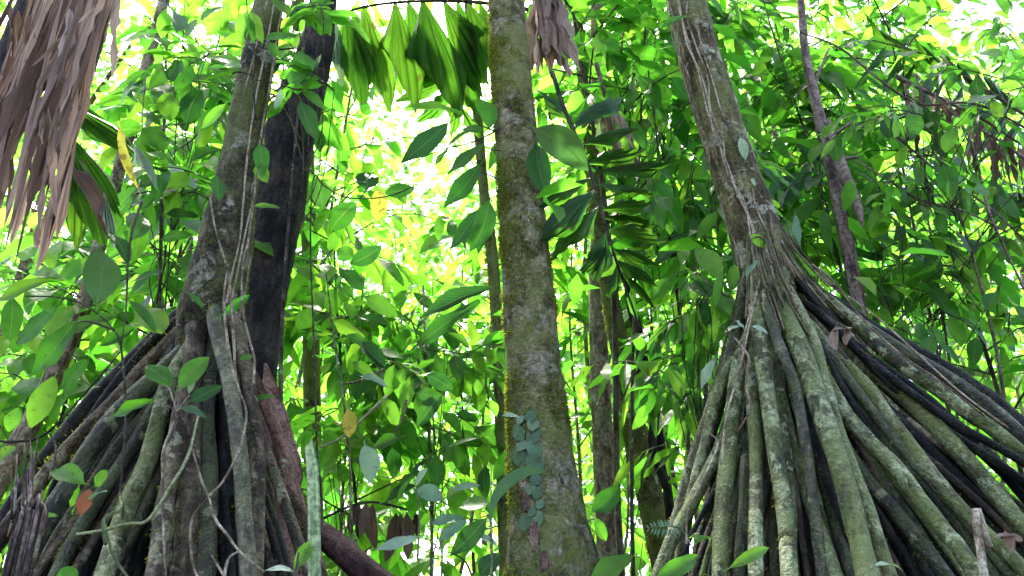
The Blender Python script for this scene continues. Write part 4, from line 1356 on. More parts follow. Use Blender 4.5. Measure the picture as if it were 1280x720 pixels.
# branch left of the centre trunk
leafy('climber', 'twiggy branch with ragged drooping leaves reaching left off the straight trunk', 'climbing plant', tuple(P(622, 185, 2.95)),
      [([(500, 215), (530, 196), (560, 185), (590, 178), (612, 168), (624, 160)], 2.9), ([(590, 150), (604, 158), (622, 165)], 2.9), ([(600, 178), (612, 186), (626, 188)], 2.9),
       ([(598, 215), (610, 218), (626, 226)], 2.9)],
      [('big', 'leaf_bright', (578, 142), (496, 130), 2.9, 0.32), ('big', 'leaf_dark', (560, 155), (498, 198), 2.85, 0.38), ('elliptic', 'leaf_mid', (592, 162), (548, 178), 2.85, 0.4),
       ('big', 'leaf_dark', (604, 180), (554, 212), 2.85, 0.45), ('big', 'leaf_mid', (600, 206), (552, 258), 2.85, 0.42), ('big', 'leaf_mid', (612, 250), (588, 314), 2.85, 0.36),
       ('elliptic', 'leaf_dark', (598, 262), (562, 310), 2.9, 0.28), ('elliptic', 'leaf_mid', (604, 165), (574, 152), 2.9, 0.4), ('big', 'leaf_bright', (560, 186), (540, 208), 2.95, 0.4),
       ('elliptic', 'leaf_dark', (610, 280), (596, 318), 2.9, 0.35), ('oval', 'leaf_bright', (548, 300), (550, 268), 3.0, 0.4), ('oval', 'leaf_mid', (565, 296), (562, 270), 3.0, 0.4)])
# twig of round leaves across the bright gap
leafy('sapling', 'twig of small round dark leaves against the brightest gap', 'sapling', (P(385, 720, 3.0).x, 3.0, 0),
      [([(575, 212), (540, 220), (518, 232), (490, 244), (462, 248), (430, 246), (405, 232), (392, 222), (388, 300), (392, 420), (396, 560), (400, 720)], 3.0, True),
       ([(450, 248), (456, 240), (460, 234)], 3.0), ([(415, 244), (410, 252), (408, 258)], 3.0), ([(404, 330), (410, 318), (416, 312)], 3.0)],
      [('oval', 'leaf_dark', (518, 236), (480, 240), 3.0, 0.5, 0.1, 0.2), ('oval', 'leaf_dark', (460, 236), (458, 213), 3.0, 0.75), ('oval', 'leaf_yellow', (474, 236), (472, 276), 3.0, 0.52, 0, 0.1),
       ('oval', 'leaf_dark', (444, 254), (412, 286), 2.95, 0.62, 0, 0.2), ('oval', 'leaf_mid', (418, 290), (414, 316), 3.0, 0.6), ('oval', 'leaf_dark', (396, 222), (404, 260), 3.0, 0.6),
       ('elliptic', 'leaf_dark', (438, 330), (478, 304), 3.0, 0.48, 0, 0.2), ('oval', 'leaf_mid', (425, 334), (455, 360), 3.0, 0.5), ('oval', 'leaf_bright', (424, 326), (440, 308), 3.0, 0.7),
       ('elliptic', 'leaf_mid', (416, 345), (404, 322), 3.0, 0.5), ('oval', 'leaf_bright', (388, 386), (372, 412), 3.1, 0.7), ('oval', 'leaf_mid', (392, 350), (372, 330), 3.1, 0.6)])
# big leaves in front of the middle
leafy('sapling', 'slim pale-stemmed sapling with spotted drooping leaves left of the straight trunk', 'sapling', (P(440, 720, 3.2).x, 3.2, 0),
      [([(405, 320), (412, 380), (420, 440), (428, 490), (436, 560), (438, 620), (441, 690), (442, 720)], 3.2, True), ([(400, 560), (430, 545), (452, 525), (484, 495)], 3.15),
       ([(484, 552), (500, 530), (508, 500)], 3.2), ([(428, 480), (450, 476), (480, 462)], 3.2), ([(412, 400), (440, 395), (470, 398)], 3.2)],
      [('elliptic', 'leaf_mid', (456, 370), (500, 392), 3.15, 0.45), ('elliptic', 'leaf_dark', (430, 378), (448, 404), 3.15, 0.45), ('elliptic', 'leaf_mid', (448, 396), (490, 404), 3.1, 0.45),
       ('oval', 'leaf_dark', (452, 428), (482, 456), 3.1, 0.45), ('oval', 'leaf_mid', (434, 418), (464, 434), 3.1, 0.45), ('elliptic', 'leaf_mid', (448, 440), (434, 470), 3.1, 0.4),
       ('elliptic', 'leaf_mid', (440, 452), (470, 472), 3.1, 0.4), ('elliptic', 'leaf_pale', (450, 470), (486, 480), 3.1, 0.3), ('oval', 'leaf_mid', (478, 498), (502, 530), 3.1, 0.6),
       ('oval', 'leaf_yellow', (436, 512), (436, 546), 3.1, 0.52), ('big', 'leaf_pale', (456, 556), (462, 604), 3.1, 0.5), ('big', 'leaf_dark', (520, 492), (562, 500), 3.1, 0.5),
       ('big', 'leaf_dark', (552, 492), (520, 535), 3.1, 0.42), ('big', 'leaf_dark', (502, 546), (462, 560), 3.1, 0.45), ('elliptic', 'leaf_dark', (490, 560), (492, 600), 3.1, 0.5),
       ('big', 'leaf_dark', (612, 360), (520, 394), 3.0, 0.28), ('lance', 'leaf_dark', (600, 376), (500, 440), 3.1, 0.2), ('oval', 'leaf_dark', (534, 468), (566, 486), 3.1, 0.6)], 'stem_pale', 0.007)
leafy('seedling', 'broad-leaved seedling with silvery upturned leaves before the straight trunk', 'plant', (P(560, 720, 2.6).x, 2.6, 0),
      [([(524, 672), (538, 676), (548, 690), (552, 720)], 2.6, True), ([(518, 596), (524, 640), (522, 700)], 2.7), ([(614, 580), (614, 660), (616, 720)], 2.6), ([(560, 690), (580, 700), (590, 720)], 2.6)],
      [('big', 'leaf_pale', (524, 671), (465, 683), 2.6, 0.26, 0.1, 0.3), ('big', 'leaf_blue', (538, 656), (584, 640), 2.6, 0.3, 0.2), ('big', 'leaf_blue', (548, 676), (584, 648), 2.55, 0.34),
       ('big', 'leaf_dark', (608, 648), (560, 692), 2.6, 0.42), ('big', 'leaf_dark', (600, 720), (626, 690), 2.55, 0.7), ('oval', 'leaf_pale', (598, 670), (622, 680), 2.6, 0.55),
       ('elliptic', 'leaf_blue', (520, 612), (556, 624), 2.7, 0.6), ('oval', 'leaf_pale', (534, 586), (516, 604), 2.7, 0.8), ('elliptic', 'leaf_dark', (516, 596), (490, 630), 2.7, 0.2),
       ('big', 'leaf_bright', (612, 630), (572, 632), 2.75, 0.7), ('elliptic', 'leaf_blue', (565, 612), (602, 602), 2.7, 0.25), ('elliptic', 'leaf_mid', (596, 548), (556, 556), 2.8, 0.28),
       ('oval', 'leaf_bright', (620, 520), (612, 500), 2.9, 0.6), ('elliptic', 'leaf_pale', (628, 520), (654, 516), 2.7, 0.25), ('big', 'leaf_bright', (640, 560), (616, 600), 3.2, 0.4)], 'vine_green', 0.004)
# leaves on the left palm's trunk
leafy('climber', 'bright leafy climber hanging over the top of the vine-laced palm trunk', 'climbing plant', tuple(P(312, 60, 2.4)),
      [([(310, -30), (308, 0), (312, 30), (318, 60), (316, 100), (320, 150)], 2.42), ([(316, 60), (306, 45), (310, 30)], 2.4), ([(318, 95), (300, 90), (290, 92)], 2.4), ([(320, 60), (345, 62), (370, 60)], 2.45),
       ([(320, 100), (350, 105), (370, 112), (385, 110)], 2.5), ([(318, 150), (330, 190), (326, 215)], 2.45)],
      [('elliptic', 'leaf_bright', (313, 14), (330, 52), 2.38, 0.36), ('elliptic', 'leaf_bright', (309, 14), (300, 52), 2.38, 0.36), ('elliptic', 'leaf_bright', (310, 20), (320, 54), 2.36, 0.3),
       ('elliptic', 'leaf_mid', (302, 86), (262, 74), 2.38, 0.4), ('elliptic', 'leaf_mid', (330, 50), (372, 32), 2.4, 0.4), ('elliptic', 'leaf_dark', (336, 52), (345, 70), 2.4, 0.6),
       ('elliptic', 'leaf_mid', (378, 64), (372, 100), 2.45, 0.5), ('big', 'leaf_dark', (376, 126), (398, 174), 2.5, 0.55), ('elliptic', 'leaf_mid', (376, 112), (408, 136), 2.5, 0.4),
       ('oval', 'leaf_pale', (352, 112), (344, 136), 2.4, 0.3), ('elliptic', 'leaf_bright', (322, 205), (334, 224), 2.4, 0.6), ('elliptic', 'leaf_mid', (326, 180), (330, 215), 2.4, 0.4),
       ('oval', 'leaf_dark', (274, 250), (272, 218), 2.35, 0.45), ('elliptic', 'leaf_bright', (292, 0), (296, 24), 2.35, 0.4), ('elliptic', 'leaf_mid', (256, 86), (300, 78), 2.4, 0.3),
       ('elliptic', 'leaf_mid', (282, 130), (248, 160), 2.5, 0.4), ('elliptic', 'leaf_mid', (360, 20), (346, -6), 2.45, 0.4), ('elliptic', 'leaf_bright', (396, 10), (388, 30), 2.5, 0.6)], sr=0.004)
leafy('sapling', 'leafy sapling with upright paddle leaves between the dead frond and the palm', 'sapling', (P(205, 720, 3.3).x, 3.3, 0),
      [([(232, -20), (228, 60), (222, 130), (218, 200), (214, 280), (210, 340), (206, 420), (205, 720)], 3.2, True), ([(222, 150), (205, 160), (196, 180)], 3.2), ([(218, 190), (240, 175), (252, 160)], 3.2),
       ([(214, 250), (190, 240), (170, 242)], 3.2), ([(214, 250), (240, 240), (262, 250)], 3.2), ([(224, 90), (245, 80), (262, 66)], 3.2), ([(226, 70), (205, 60), (190, 66)], 3.2)],
      [('elliptic', 'leaf_mid', (214, 152), (212, 110), 3.1, 0.55), ('elliptic', 'leaf_dark', (232, 156), (254, 106), 3.1, 0.42), ('elliptic', 'leaf_mid', (200, 156), (172, 134), 3.1, 0.5),
       ('elliptic', 'leaf_dark', (204, 176), (164, 172), 3.1, 0.45), ('elliptic', 'leaf_bright', (186, 138), (168, 106), 3.2, 0.5), ('elliptic', 'leaf_mid', (248, 164), (270, 130), 3.1, 0.4),
       ('elliptic', 'leaf_dark', (240, 200), (276, 182), 3.1, 0.4), ('oval', 'leaf_pale', (214, 206), (226, 218), 3.0, 0.5), ('oval', 'leaf_pale', (228, 218), (246, 234), 3.0, 0.5),
       ('elliptic', 'leaf_dark', (206, 268), (252, 262), 3.1, 0.4), ('big', 'leaf_blue', (228, 276), (268, 298), 3.05, 0.36), ('big', 'leaf_dark', (200, 300), (240, 290), 3.1, 0.4),
       ('elliptic', 'leaf_mid', (180, 250), (166, 226), 3.2, 0.4), ('elliptic', 'leaf_dark', (196, 244), (176, 262), 3.1, 0.4), ('big', 'leaf_mid', (205, 340), (160, 352), 3.1, 0.4),
       ('elliptic', 'leaf_dark', (210, 60), (180, 40), 3.1, 0.4), ('elliptic', 'leaf_blue', (222, 40), (214, 2), 3.0, 0.5), ('elliptic', 'leaf_blue', (232, 46), (248, 22), 3.0, 0.3),
       ('elliptic', 'leaf_mid', (228, 90), (200, 82), 3.1, 0.4), ('elliptic', 'leaf_bright', (236, 100), (270, 98), 3.2, 0.4)])
leafy('climber', 'bright upright leaves beside the leaning palm trunk where roots begin', 'climbing plant', tuple(P(885, 340, 2.5)),
      [([(880, 350), (895, 362), (912, 372)], 2.5), ([(936, 300), (948, 296), (955, 300)], 2.4), ([(1000, 228), (985, 236), (975, 262)], 2.4)],
      [('elliptic', 'leaf_bright', (902, 348), (866, 300), 2.5, 0.42, 0.1, 0.2), ('elliptic', 'leaf_bright', (938, 294), (964, 306), 2.4, 0.55), ('elliptic', 'leaf_mid', (918, 330), (912, 362), 2.45, 0.45),
       ('lance', 'leaf_blue', (930, 345), (950, 320), 2.35, 0.25), ('big', 'leaf_bright', (1062, 225), (1056, 264), 3.4, 0.4), ('lance', 'leaf_blue', (994, 268), (998, 306), 2.5, 0.2),
       ('elliptic', 'leaf_blue', (925, 408), (900, 412), 2.3, 0.4), ('elliptic', 'leaf_pale', (940, 408), (966, 414), 2.3, 0.3), ('oval', 'leaf_pale', (920, 402), (932, 410), 2.3, 0.5),
       ('elliptic', 'leaf_pale', (893, 448), (872, 486), 2.4, 0.34), ('strap', 'leaf_bright', (902, 340), (893, 382), 2.4, 0.2), ('strap', 'leaf_bright', (893, 392), (890, 430), 2.4, 0.2),
       ('elliptic', 'leaf_pale', (925, 172), (932, 200), 2.3, 0.4), ('elliptic', 'leaf_pale', (938, 224), (948, 232), 2.3, 0.6), ('elliptic', 'leaf_mid', (862, 20), (822, 26), 2.3, 0.3)])
t = thing('fallen_leaf', 'crumpled pinkish dead leaf lodged on top of the mossy root cone', 'dead leaf', tuple(P(1052, 415, 2.35)))
for (a, b) in (((1040, 412), (1066, 408)), ((1046, 408), (1044, 436)), ((1060, 410), (1056, 430)), ((1050, 404), (1072, 418))):
    px_leaf(t, 'oval', 'dead_pale', a, b, 2.33, 2.31, 0.5, U(-1, 1))
t = thing('fallen_leaf', 'curled tan dead leaf stuck low among the spreading mossy roots', 'dead leaf', tuple(P(1258, 672, 2.0)))
for (a, b) in (((1244, 672), (1270, 668)), ((1256, 664), (1266, 690)), ((1262, 668), (1280, 676))):
    px_leaf(t, 'oval', 'dead_pale', a, b, 1.98, 1.98, 0.5, U(-1, 1))
t = thing('broken_stick', 'short pale broken stick poking up before the spreading mossy roots', 'stick', (P(1222, 720, 1.8).x, 1.8, 0))
mb = MB()
tube(mb, [P(1238, 684, 1.8), P(1228, 705, 1.8), Vector((P(1160, 725, 1.8).x, 1.8, -0.05))], [0.007, 0.009, 0.012], 7, 14, 0.1)
mb.obj('stick', 'vine', t)


# ================================================================== generated understorey
def sapling(name, label, cat, group, x, y, h, z0, nb, bl, kind, ll, nl, mats, seed, stem_mat='twig', extra=0, emat='leaf_mid', lean=(0, 0), wsc=1.05, droop=0.5, cap=290):
    r = random.Random(seed)
    base = Vector((x, y, 0))
    t = thing(name, label, cat, base, group)
    sp = [base + Vector((0, 0, -0.1))]
    for k in range(1, 5):
        f = k / 4
        sp.append(base + Vector((lean[0] * f + r.uniform(-0.08, 0.08), lean[1] * f + r.uniform(-0.08, 0.08), h * f)))
    rb = 0.006 + h * 0.0022
    mb = MB()
    tube(mb, sp, [rb, rb * 0.85, rb * 0.65, rb * 0.45, rb * 0.2], 8, 24, 0.06)
    path, _ = catmull(sp, 40)
    cand = []
    for b in range(nb):
        f = (b + r.random()) / nb
        z = z0 + (h - z0) * f
        q = min(path, key=lambda p: abs(p.z - z))
        a = b * 2.4 + r.uniform(-0.6, 0.6)
        hd = Vector((math.cos(a), math.sin(a), 0))
        L = bl * (1.15 - 0.6 * f) * r.uniform(0.6, 1.25)
        bp = [q, q + hd * L * 0.5 + Vector((0, 0, L * r.uniform(0.1, 0.3))), q + hd * L + Vector((0, 0, L * r.uniform(-0.2, 0.25)))]
        tube(mb, bp, [rb * 0.35, rb * 0.25, rb * 0.1], 5, 6)
        bpath, _ = catmull(bp, 12)
        for k in range(nl):
            i = 3 + int(9 * (k + 0.5) / nl)
            i = min(12, i)
            tg = (bpath[i] - bpath[i - 1]).normalized()
            s = 1 if k % 2 else -1
            sd = tg.cross(Vector((0, 0, 1)))
            d = tg * r.uniform(0.3, 0.8) + sd * s * r.uniform(0.4, 1.0) + Vector((0, 0, -droop * r.uniform(0.2, 2.2)))
            if k == nl - 1:
                d = tg + Vector((0, 0, -droop))
            n = Vector((r.gauss(0, 0.4), r.gauss(0, 0.4) - 0.2, 1))
            cand.append((bpath[i], d, n, ll * r.uniform(0.75, 1.45)))
    mb.obj('stem', stem_mat, t)
    r.shuffle(cand)
    for (p, d, n, L) in cand[:cap]:
        d2 = d.normalized()
        put_leaf(t, kind, r.choice(mats), p + d2 * 0.12 * L, d, n, L, wsc * r.uniform(0.85, 1.15))
    if extra:
        V, F, rn = blob_leaves((x + lean[0] * 0.7, y + lean[1] * 0.7, (z0 + h) / 2), (bl * 0.9, bl * 0.9, (h - z0) * 0.55), extra, max(8, extra // 14), ll * 0.85, 0.42, 0.22)
        stuff_obj('foliage', emat, t, V, F, rn)
    return t


def XY(px, Y, py=600):
    return P(px, py, Y).x


B, Mi, D = 'leaf_bright', 'leaf_mid', 'leaf_dark'
SAP = [
    # px, Y, h, z0, nb, bl, kind, ll, nl, mats, label
    (545, 4.4, 4.2, 1.3, 17, 0.75, 'elliptic', 0.19, 7, (B, B, Mi), 'bushy sapling with drooping mid-green leaves filling the gap left of the straight trunk'),
    (470, 4.0, 3.6, 1.3, 20, 0.65, 'elliptic', 0.17, 8, (B, B, Mi), 'sapling with backlit yellow-green leaves beyond the fallen log'),
    (400, 5.0, 4.4, 1.4, 18, 0.8, 'oval', 0.16, 7, (B, B, Mi), 'round-leaved sapling beyond the dark trunk'),
    (590, 5.4, 4.6, 2.0, 18, 0.8, 'big', 0.22, 7, (B, Mi, D), 'tall long-leaved sapling rising left of the straight trunk'),
    (700, 4.9, 4.8, 1.4, 16, 0.6, 'elliptic', 0.17, 7, (B, B, Mi), 'narrow sapling between the straight trunk and the slender brown one'),
    (800, 5.6, 5.2, 1.6, 17, 0.8, 'elliptic', 0.18, 7, (B, B, Mi), 'sapling filling the gap behind the slender leaning mossy trunk'),
    (862, 3.5, 3.7, 2.0, 22, 0.5, 'lance', 0.20, 8, (B, Mi, D), 'sapling with narrow leaves crowding the left flank of the mossy root cone'),
    (800, 3.9, 6.6, 3.2, 24, 0.75, 'elliptic', 0.20, 8, (B, Mi, Mi), 'broad-leaved climber-laden sapling above the dark palm frond'),
    (900, 4.4, 6.2, 3.0, 24, 0.8, 'lance', 0.26, 8, (D, Mi, B), 'tall dark narrow-leaved sapling behind the leaning palm trunk'),
    (1010, 4.6, 6.6, 3.4, 28, 0.9, 'lance', 0.30, 8, (D, D, Mi), 'dark long-leaved plant between the palm trunk and the purplish stem'),
    (1120, 4.6, 5.6, 2.6, 28, 0.9, 'oval', 0.15, 9, (Mi, D, B), 'oval-leaved sapling standing behind the spreading roots'),
    (1250, 4.2, 5.4, 2.2, 28, 0.9, 'oval', 0.15, 9, (Mi, B, D), 'spotted oval-leaved sapling beyond the far end of the roots'),
    (1190, 5.8, 7.6, 3.6, 30, 1.1, 'elliptic', 0.17, 9, (Mi, B, B), 'tall open sapling with sky sparkling between its leaves'),
    (1070, 5.6, 7.4, 3.8, 28, 1.0, 'elliptic', 0.18, 8, (Mi, B, D), 'tall sapling behind the purplish stem'),
    (60, 4.6, 5.0, 1.6, 26, 0.9, 'oval', 0.17, 8, (B, B, Mi), 'bright round-leaved sapling behind the slanting brown trunk'),
    (140, 4.4, 5.4, 2.4, 26, 0.85, 'elliptic', 0.22, 8, (B, Mi, D), 'leafy sapling behind the torn pleated palm leaf'),
    (255, 4.2, 6.0, 2.8, 26, 0.85, 'elliptic', 0.22, 8, (B, Mi, D), 'leafy sapling crowding behind the vine-laced palm trunk'),
    (200, 5.6, 7.2, 3.4, 28, 1.0, 'elliptic', 0.22, 8, (B, B, Mi), 'tall backlit sapling above the torn pleated leaf'),
    (730, 5.2, 7.4, 4.2, 24, 0.9, 'big', 0.24, 7, (B, B, Mi), 'tall big-leaved sapling above the slender trunks'),
    (850, 5.6, 7.6, 4.2, 26, 1.0, 'elliptic', 0.22, 8, (B, B, Mi), 'tall backlit sapling left of the leaning palm trunk'),
    (960, 6.2, 8.4, 4.4, 28, 1.1, 'elliptic', 0.22, 8, (B, Mi, D), 'tall sapling crossing behind the leaning palm trunk'),
    (340, 5.8, 8.0, 4.2, 26, 1.0, 'elliptic', 0.22, 8, (B, B, Mi), 'tall backlit sapling behind the dark trunk'),
    (25, 4.6, 2.9, 1.0, 16, 0.6, 'oval', 0.20, 7, (B, Mi), 'low bush with round leaves behind the dry brown fronds'),
]
for i, (px, Y, h, z0, nb, bl, kind, ll, nl, mats, lab) in enumerate(SAP):
    sapling('sapling', lab, 'sapling', None, XY(px, Y), Y, h, z0, nb, bl, kind, ll, nl, mats, 100 + i, stem_mat=RND.choice(['twig', 'stem_pale', 'stem_pale']),
            extra=60, emat=mats[0], lean=(U(-0.4, 0.4), U(-0.2, 0.4)))


def sprays(name, label, cat, basepx, Y, regs, n, lpx, kinds, mats, seed, ang=(0, 6.28), slen=(55, 110), nl=(5, 8), hang=0.5, stem_mat='twig', wr=(0.36, 0.5)):
    """plant whose twigs and leaves fill a stretch of the view at its own distance"""
    r = random.Random(seed)
    bp = P(basepx, 700, Y)
    t = thing(name, label, cat, (bp.x, Y, 0))
    tw = MB()
    main = []
    for k in range(n):
        x0, y0, x1, y1 = r.choice(regs)
        sx, sy = r.uniform(x0, x1), r.uniform(y0, y1)
        a = r.uniform(*ang)
        L = r.uniform(*slen)
        Ys = Y + r.uniform(-0.35, 0.35)
        Ye = Ys + r.uniform(-0.2, 0.2)
        ex, ey = sx + math.cos(a) * L, sy + math.sin(a) * L * 0.7 + L * 0.25 * hang
        pts = [P(sx, sy, Ys), P((sx + ex) / 2 + r.uniform(-6, 6), (sy + ey) / 2 - 8, (Ys + Ye) / 2), P(ex, ey, Ye)]
        main.append(pts[0])
        tube(tw, pts, [0.0035, 0.0025, 0.0012], 5, 8)
        pa, _ = catmull(pts, 12)
        m = r.randint(*nl)
        side = (pa[-1] - pa[0]).normalized().cross(Vector((0, 1, -0.3)).normalized())
        for j in range(m):
            i = min(12, 2 + int(10.5 * j / max(1, m - 1)))
            tg = (pa[i] - pa[i - 1]).normalized()
            s = 1 if j % 2 else -1
            d = tg * r.uniform(0.3, 0.9) + side * s * r.uniform(0.5, 1.0) + Vector((0, r.uniform(-0.5, 0.3), -hang * r.uniform(0.3, 1.6)))
            if j == m - 1:
                d = tg + Vector((0, 0, -hang * 0.6))
            Lw = W(sx, sy, Ys, r.uniform(*lpx))
            nn = Vector((r.gauss(0, 0.45), -0.55 + r.gauss(0, 0.35), 0.7 + r.gauss(0, 0.2)))
            kd = r.choice(kinds)
            put_leaf(t, kd, r.choice(mats), pa[i] + d.normalized() * 0.12 * Lw, d, nn, Lw, r.uniform(0.9, 1.15))
    # a main stem that the twigs spring from
    main.sort(key=lambda p: -p.z)
    top = main[0]
    cx = sum(p.x for p in main) / len(main)
    st = [Vector((top.x * 0.6 + cx * 0.4, Y + 0.1, top.z + 0.15)), Vector((cx, Y + 0.1, top.z * 0.6)), Vector((bp.x, Y, top.z * 0.3)), Vector((bp.x, Y, -0.1))]
    sm = MB()
    tube(sm, st, [0.005, 0.008, 0.010, 0.012], 7, 30, 0.06)
    for p in main:
        q = Vector((cx * 0.5 + p.x * 0.5, Y + 0.06, p.z - 0.25))
        tube(tw, [p, q, Vector((cx, Y + 0.1, max(0.4, p.z - 0.45)))], [0.002, 0.0025, 0.0035], 4, 6)
    sm.obj('stem', stem_mat, t)
    tw.obj('branch', stem_mat, t)
    return t


E, LN, OV, BG = 'elliptic', 'lance', 'oval', 'big'
sprays('sapling', 'leaf-crowded sapling between the dead frond and the vine-laced palm trunk', 'sapling', 215, 3.3, [(170, 20, 290, 330)], 24, (38, 60), (E, E, OV), (B, Mi, Mi, D), 501)
sprays('sapling', 'big-leaved sapling above the dark glossy palm frond', 'sapling', 790, 3.6, [(700, -10, 840, 120)], 18, (38, 62), (E, BG), (B, B, Mi), 502)
sprays('climber', 'curtain of narrow hanging leaves against the left flank of the mossy root cone', 'climbing plant', 862, 2.95, [(835, 330, 905, 500)], 16, (34, 52), (LN, E), (B, Mi, D), 503, hang=1.0, slen=(35, 70))
sprays('sapling', 'sapling with glossy leaves crowding left of the leaning palm trunk', 'sapling', 850, 3.4, [(800, 100, 885, 330)], 16, (36, 58), (E, LN), (Mi, D, B), 504, hang=0.8, slen=(45, 85))
sprays('sapling', 'shrub of layered leaves left of the straight trunk at mid height', 'sapling', 540, 3.7, [(470, 380, 620, 560)], 20, (32, 52), (E, E, OV), (B, B, Mi, D), 505, stem_mat='stem_pale')
sprays('sapling', 'shrub of small bright leaves beyond the cut stalk', 'sapling', 470, 3.9, [(395, 380, 480, 680)], 18, (28, 46), (E, OV), (B, B, Mi), 506, stem_mat='stem_pale')
sprays('sapling', 'low shrub behind the slender brown trunk', 'sapling', 720, 4.9, [(700, 380, 840, 680)], 13, (26, 44), (E, LN), (B, B, Mi), 507, stem_mat='stem_pale')
sprays('sapling', 'oval-leaved shrub showing above the spreading roots', 'sapling', 1180, 3.7, [(1090, 260, 1290, 440)], 24, (28, 44), (OV, E), (Mi, B, D), 508, hang=0.9)
sprays('climber', 'mixed leafy climber draped over the grey lianas', 'climbing plant', 1200, 3.3, [(1090, 90, 1290, 260)], 24, (26, 42), (OV, E, LN), (Mi, B, D), 509, hang=0.7)
sprays('sapling', 'dark strap-leaved plant between the leaning palm and the purplish stem', 'sapling', 1000, 4.05, [(925, 20, 1090, 320)], 22, (48, 78), (LN, LN, E), (D, Mi, B), 510, hang=0.5)
sprays('sapling', 'bright shrub below the dead frond behind oval leaves', 'sapling', 60, 4.5, [(-10, 330, 200, 480)], 14, (36, 54), (OV, E), (B, B, Mi), 511)
sprays('sapling', 'low bright shrub behind the dry brown fronds', 'sapling', 40, 4.5, [(-10, 500, 90, 680)], 9, (32, 54), (OV, E), (B, B), 512)
sprays('climber', 'leaves clustered about the top of the dark trunk', 'climbing plant', 380, 2.8, [(330, 0, 420, 120)], 9, (32, 50), (E, OV), (Mi, B, D), 513, slen=(35, 70))

sprays('tree', 'fine-leaved crown closing the canopy above the grey lianas', 'tree', 1230, 5.2, [(1080, -30, 1300, 140)], 34, (20, 34), (E, OV), (B, Mi, B, D), 514, slen=(60, 120), nl=(7, 10))
sprays('tree', 'high fine-leaved crown between the leaning palm trunk and the lianas', 'tree', 980, 5.4, [(900, -30, 1080, 110)], 22, (22, 36), (E, LN), (B, Mi, D), 515, slen=(60, 120), nl=(7, 10))
# liana mass, upper right, with dead hanging bits
ps = [px_path(q, 3.4) for q in ([(1060, 120), (1120, 170), (1180, 220), (1240, 262), (1300, 320)], [(1140, 90), (1190, 140), (1240, 170), (1300, 210)],
                                [(1070, 200), (1110, 225), (1150, 250), (1200, 262), (1260, 290)], [(1180, 120), (1215, 180), (1235, 260), (1270, 340), (1300, 400)],
                                [(1000, 40), (1050, 60), (1100, 100), (1150, 130), (1220, 130), (1300, 170)])]
vine('liana', 'leafless grey lianas slung across the oval-leaved canopy beyond the purplish stem', 'liana', ps, 'bark_purple', 0.006, sides=7)
t = thing('dead_palm_frond', 'old brown frond sagging through the lianas over the spreading roots', 'palm frond', tuple(P(1200, 120, 3.5)))
mb = MB()
tube(mb, px_path([(1120, 95), (1180, 125), (1230, 150), (1290, 190)], 3.5), [0.012, 0.01, 0.008, 0.005], 7, 16)
mb.obj('frond_stalk', 'bark_purple', t)
for k in range(30):
    f = k / 29
    x, y = 1130 + 150 * f, 100 + 82 * f
    px_leaf(t, 'strip', RND.choice(['dead_leaf', 'dead_pale']), (x, y + U(-4, 8)), (x + U(-16, 26), y + U(40, 95)), 3.5 + U(-0.1, 0.1), None, U(0.05, 0.1), U(-1.5, 1.5), 'leaflet', up=0.1)
frond('palm_frond', 'dark narrow-leaved palm frond spread flat among the upper lianas', 'palm frond', [(1290, 150, 3.8), (1230, 110, 3.8), (1160, 70, 3.8), (1090, 50, 3.8)], 3.8,
      [((1280 - 19 * k, 145 - 10 * k), (1240 - 19 * k + U(-10, 10), 145 - 10 * k + s * U(40, 60)), 0.16) for k in range(10) for s in (-1, 1)], 'palm_dark', 'wedge_thin', r=0.008, up=0.6)

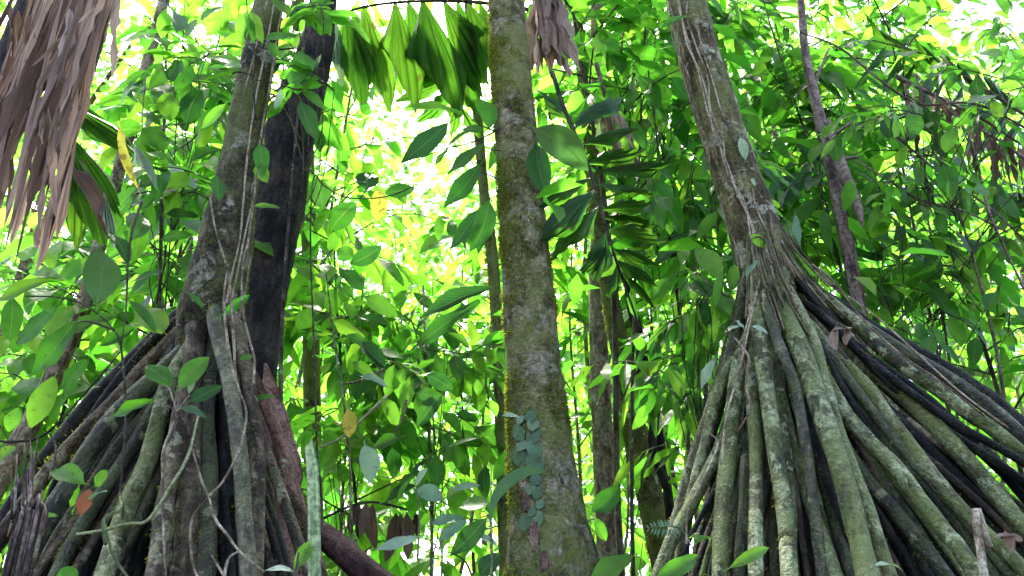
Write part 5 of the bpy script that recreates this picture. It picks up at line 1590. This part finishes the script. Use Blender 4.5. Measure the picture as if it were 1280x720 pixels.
# mid-distance trees, each with its own crown
MID = [(-5.2, 9.5, 'mid-green young tree far behind the torn pleated palm leaf'), (-3.4, 8.0, 'young tree filling the distance left of the vine-laced palm trunk'),
       (-2.0, 10.0, 'backlit young tree in the distance beyond the dark trunk'), (-0.6, 8.4, 'yellow-green young tree in the distance left of the straight trunk'),
       (0.8, 10.4, 'young tree in the distance between the straight trunk and the slender brown one'), (2.0, 8.4, 'yellow-green young tree in the distance behind the slender leaning mossy trunk'),
       (3.5, 9.8, 'young tree in the distance right behind the leaning palm trunk'), (4.9, 8.0, 'young tree in the distance behind the oval-leaved shrub over the roots'),
       (6.3, 9.6, 'young tree in the distance beyond the far end of the spreading roots')]
for i, (x, y, lab) in enumerate(MID):
    sapling('tree', lab, 'tree', 'young trees in the middle distance', x + U(-0.3, 0.3), y, U(7.5, 10.5) if abs(x + 1.3) > 1 else 6.4, 1.6, 30, 1.5, 'elliptic', 0.24, 6,
            ((B, B, Mi) if i % 2 else (B, B, B, Mi)), 300 + i, extra=750, emat='leaf_bright', lean=(U(-0.6, 0.6), U(-0.3, 0.6)), cap=130, stem_mat='stem_pale')

# far trees
far_n = 0
for row, (Y, n, hh, nle, ll) in enumerate(((14, 8, 15, 2300, 0.30), (20, 8, 20, 2300, 0.40), (28, 9, 27, 2300, 0.55))):
    for k in range(n):
        x = (k - (n - 1) / 2) * Y * 0.26 + U(-1, 1)
        if row < 2 and k == 3:
            continue          # the bright gap left of the straight trunk
        h = hh * U(0.8, 1.15)
        yy = Y + U(-1.5, 1.5)
        t = thing('tree', ['tall tree with hazy bright crown in the near forest wall', 'taller tree of the second row in the forest wall', 'tallest tree at the back of the forest wall'][row],
                  'tree', (x, yy, 0), ['trees in the near forest wall', 'trees in the second forest row', 'trees at the back of the forest'][row])
        mb = MB()
        tube(mb, [Vector((x, yy, h * 0.9)), Vector((x + U(-.4, .4), yy, h * 0.5)), Vector((x, yy, -0.2))], [0.05, 0.12, 0.2], 9, 20, 0.05)
        for q in range(6):
            a = U(0, 6.28)
            zz = h * U(0.35, 0.8)
            L = h * 0.16
            tube(mb, [Vector((x, yy, zz)), Vector((x + math.cos(a) * L, yy + math.sin(a) * L, zz + L * 0.6))], [0.06, 0.02], 6, 6)
        mb.obj('trunk', 'bark_brown', t)
        V, F, rn = blob_leaves((x, yy, h * 0.55), (Y * 0.17, 2.0, h * 0.5), nle, 60, ll, 0.45, ll * 1.7)
        stuff_obj('crown', 'leaf_far', t, V, F, rn)


for o in COL.objects:
    if '_o' in o:
        del o['_o']
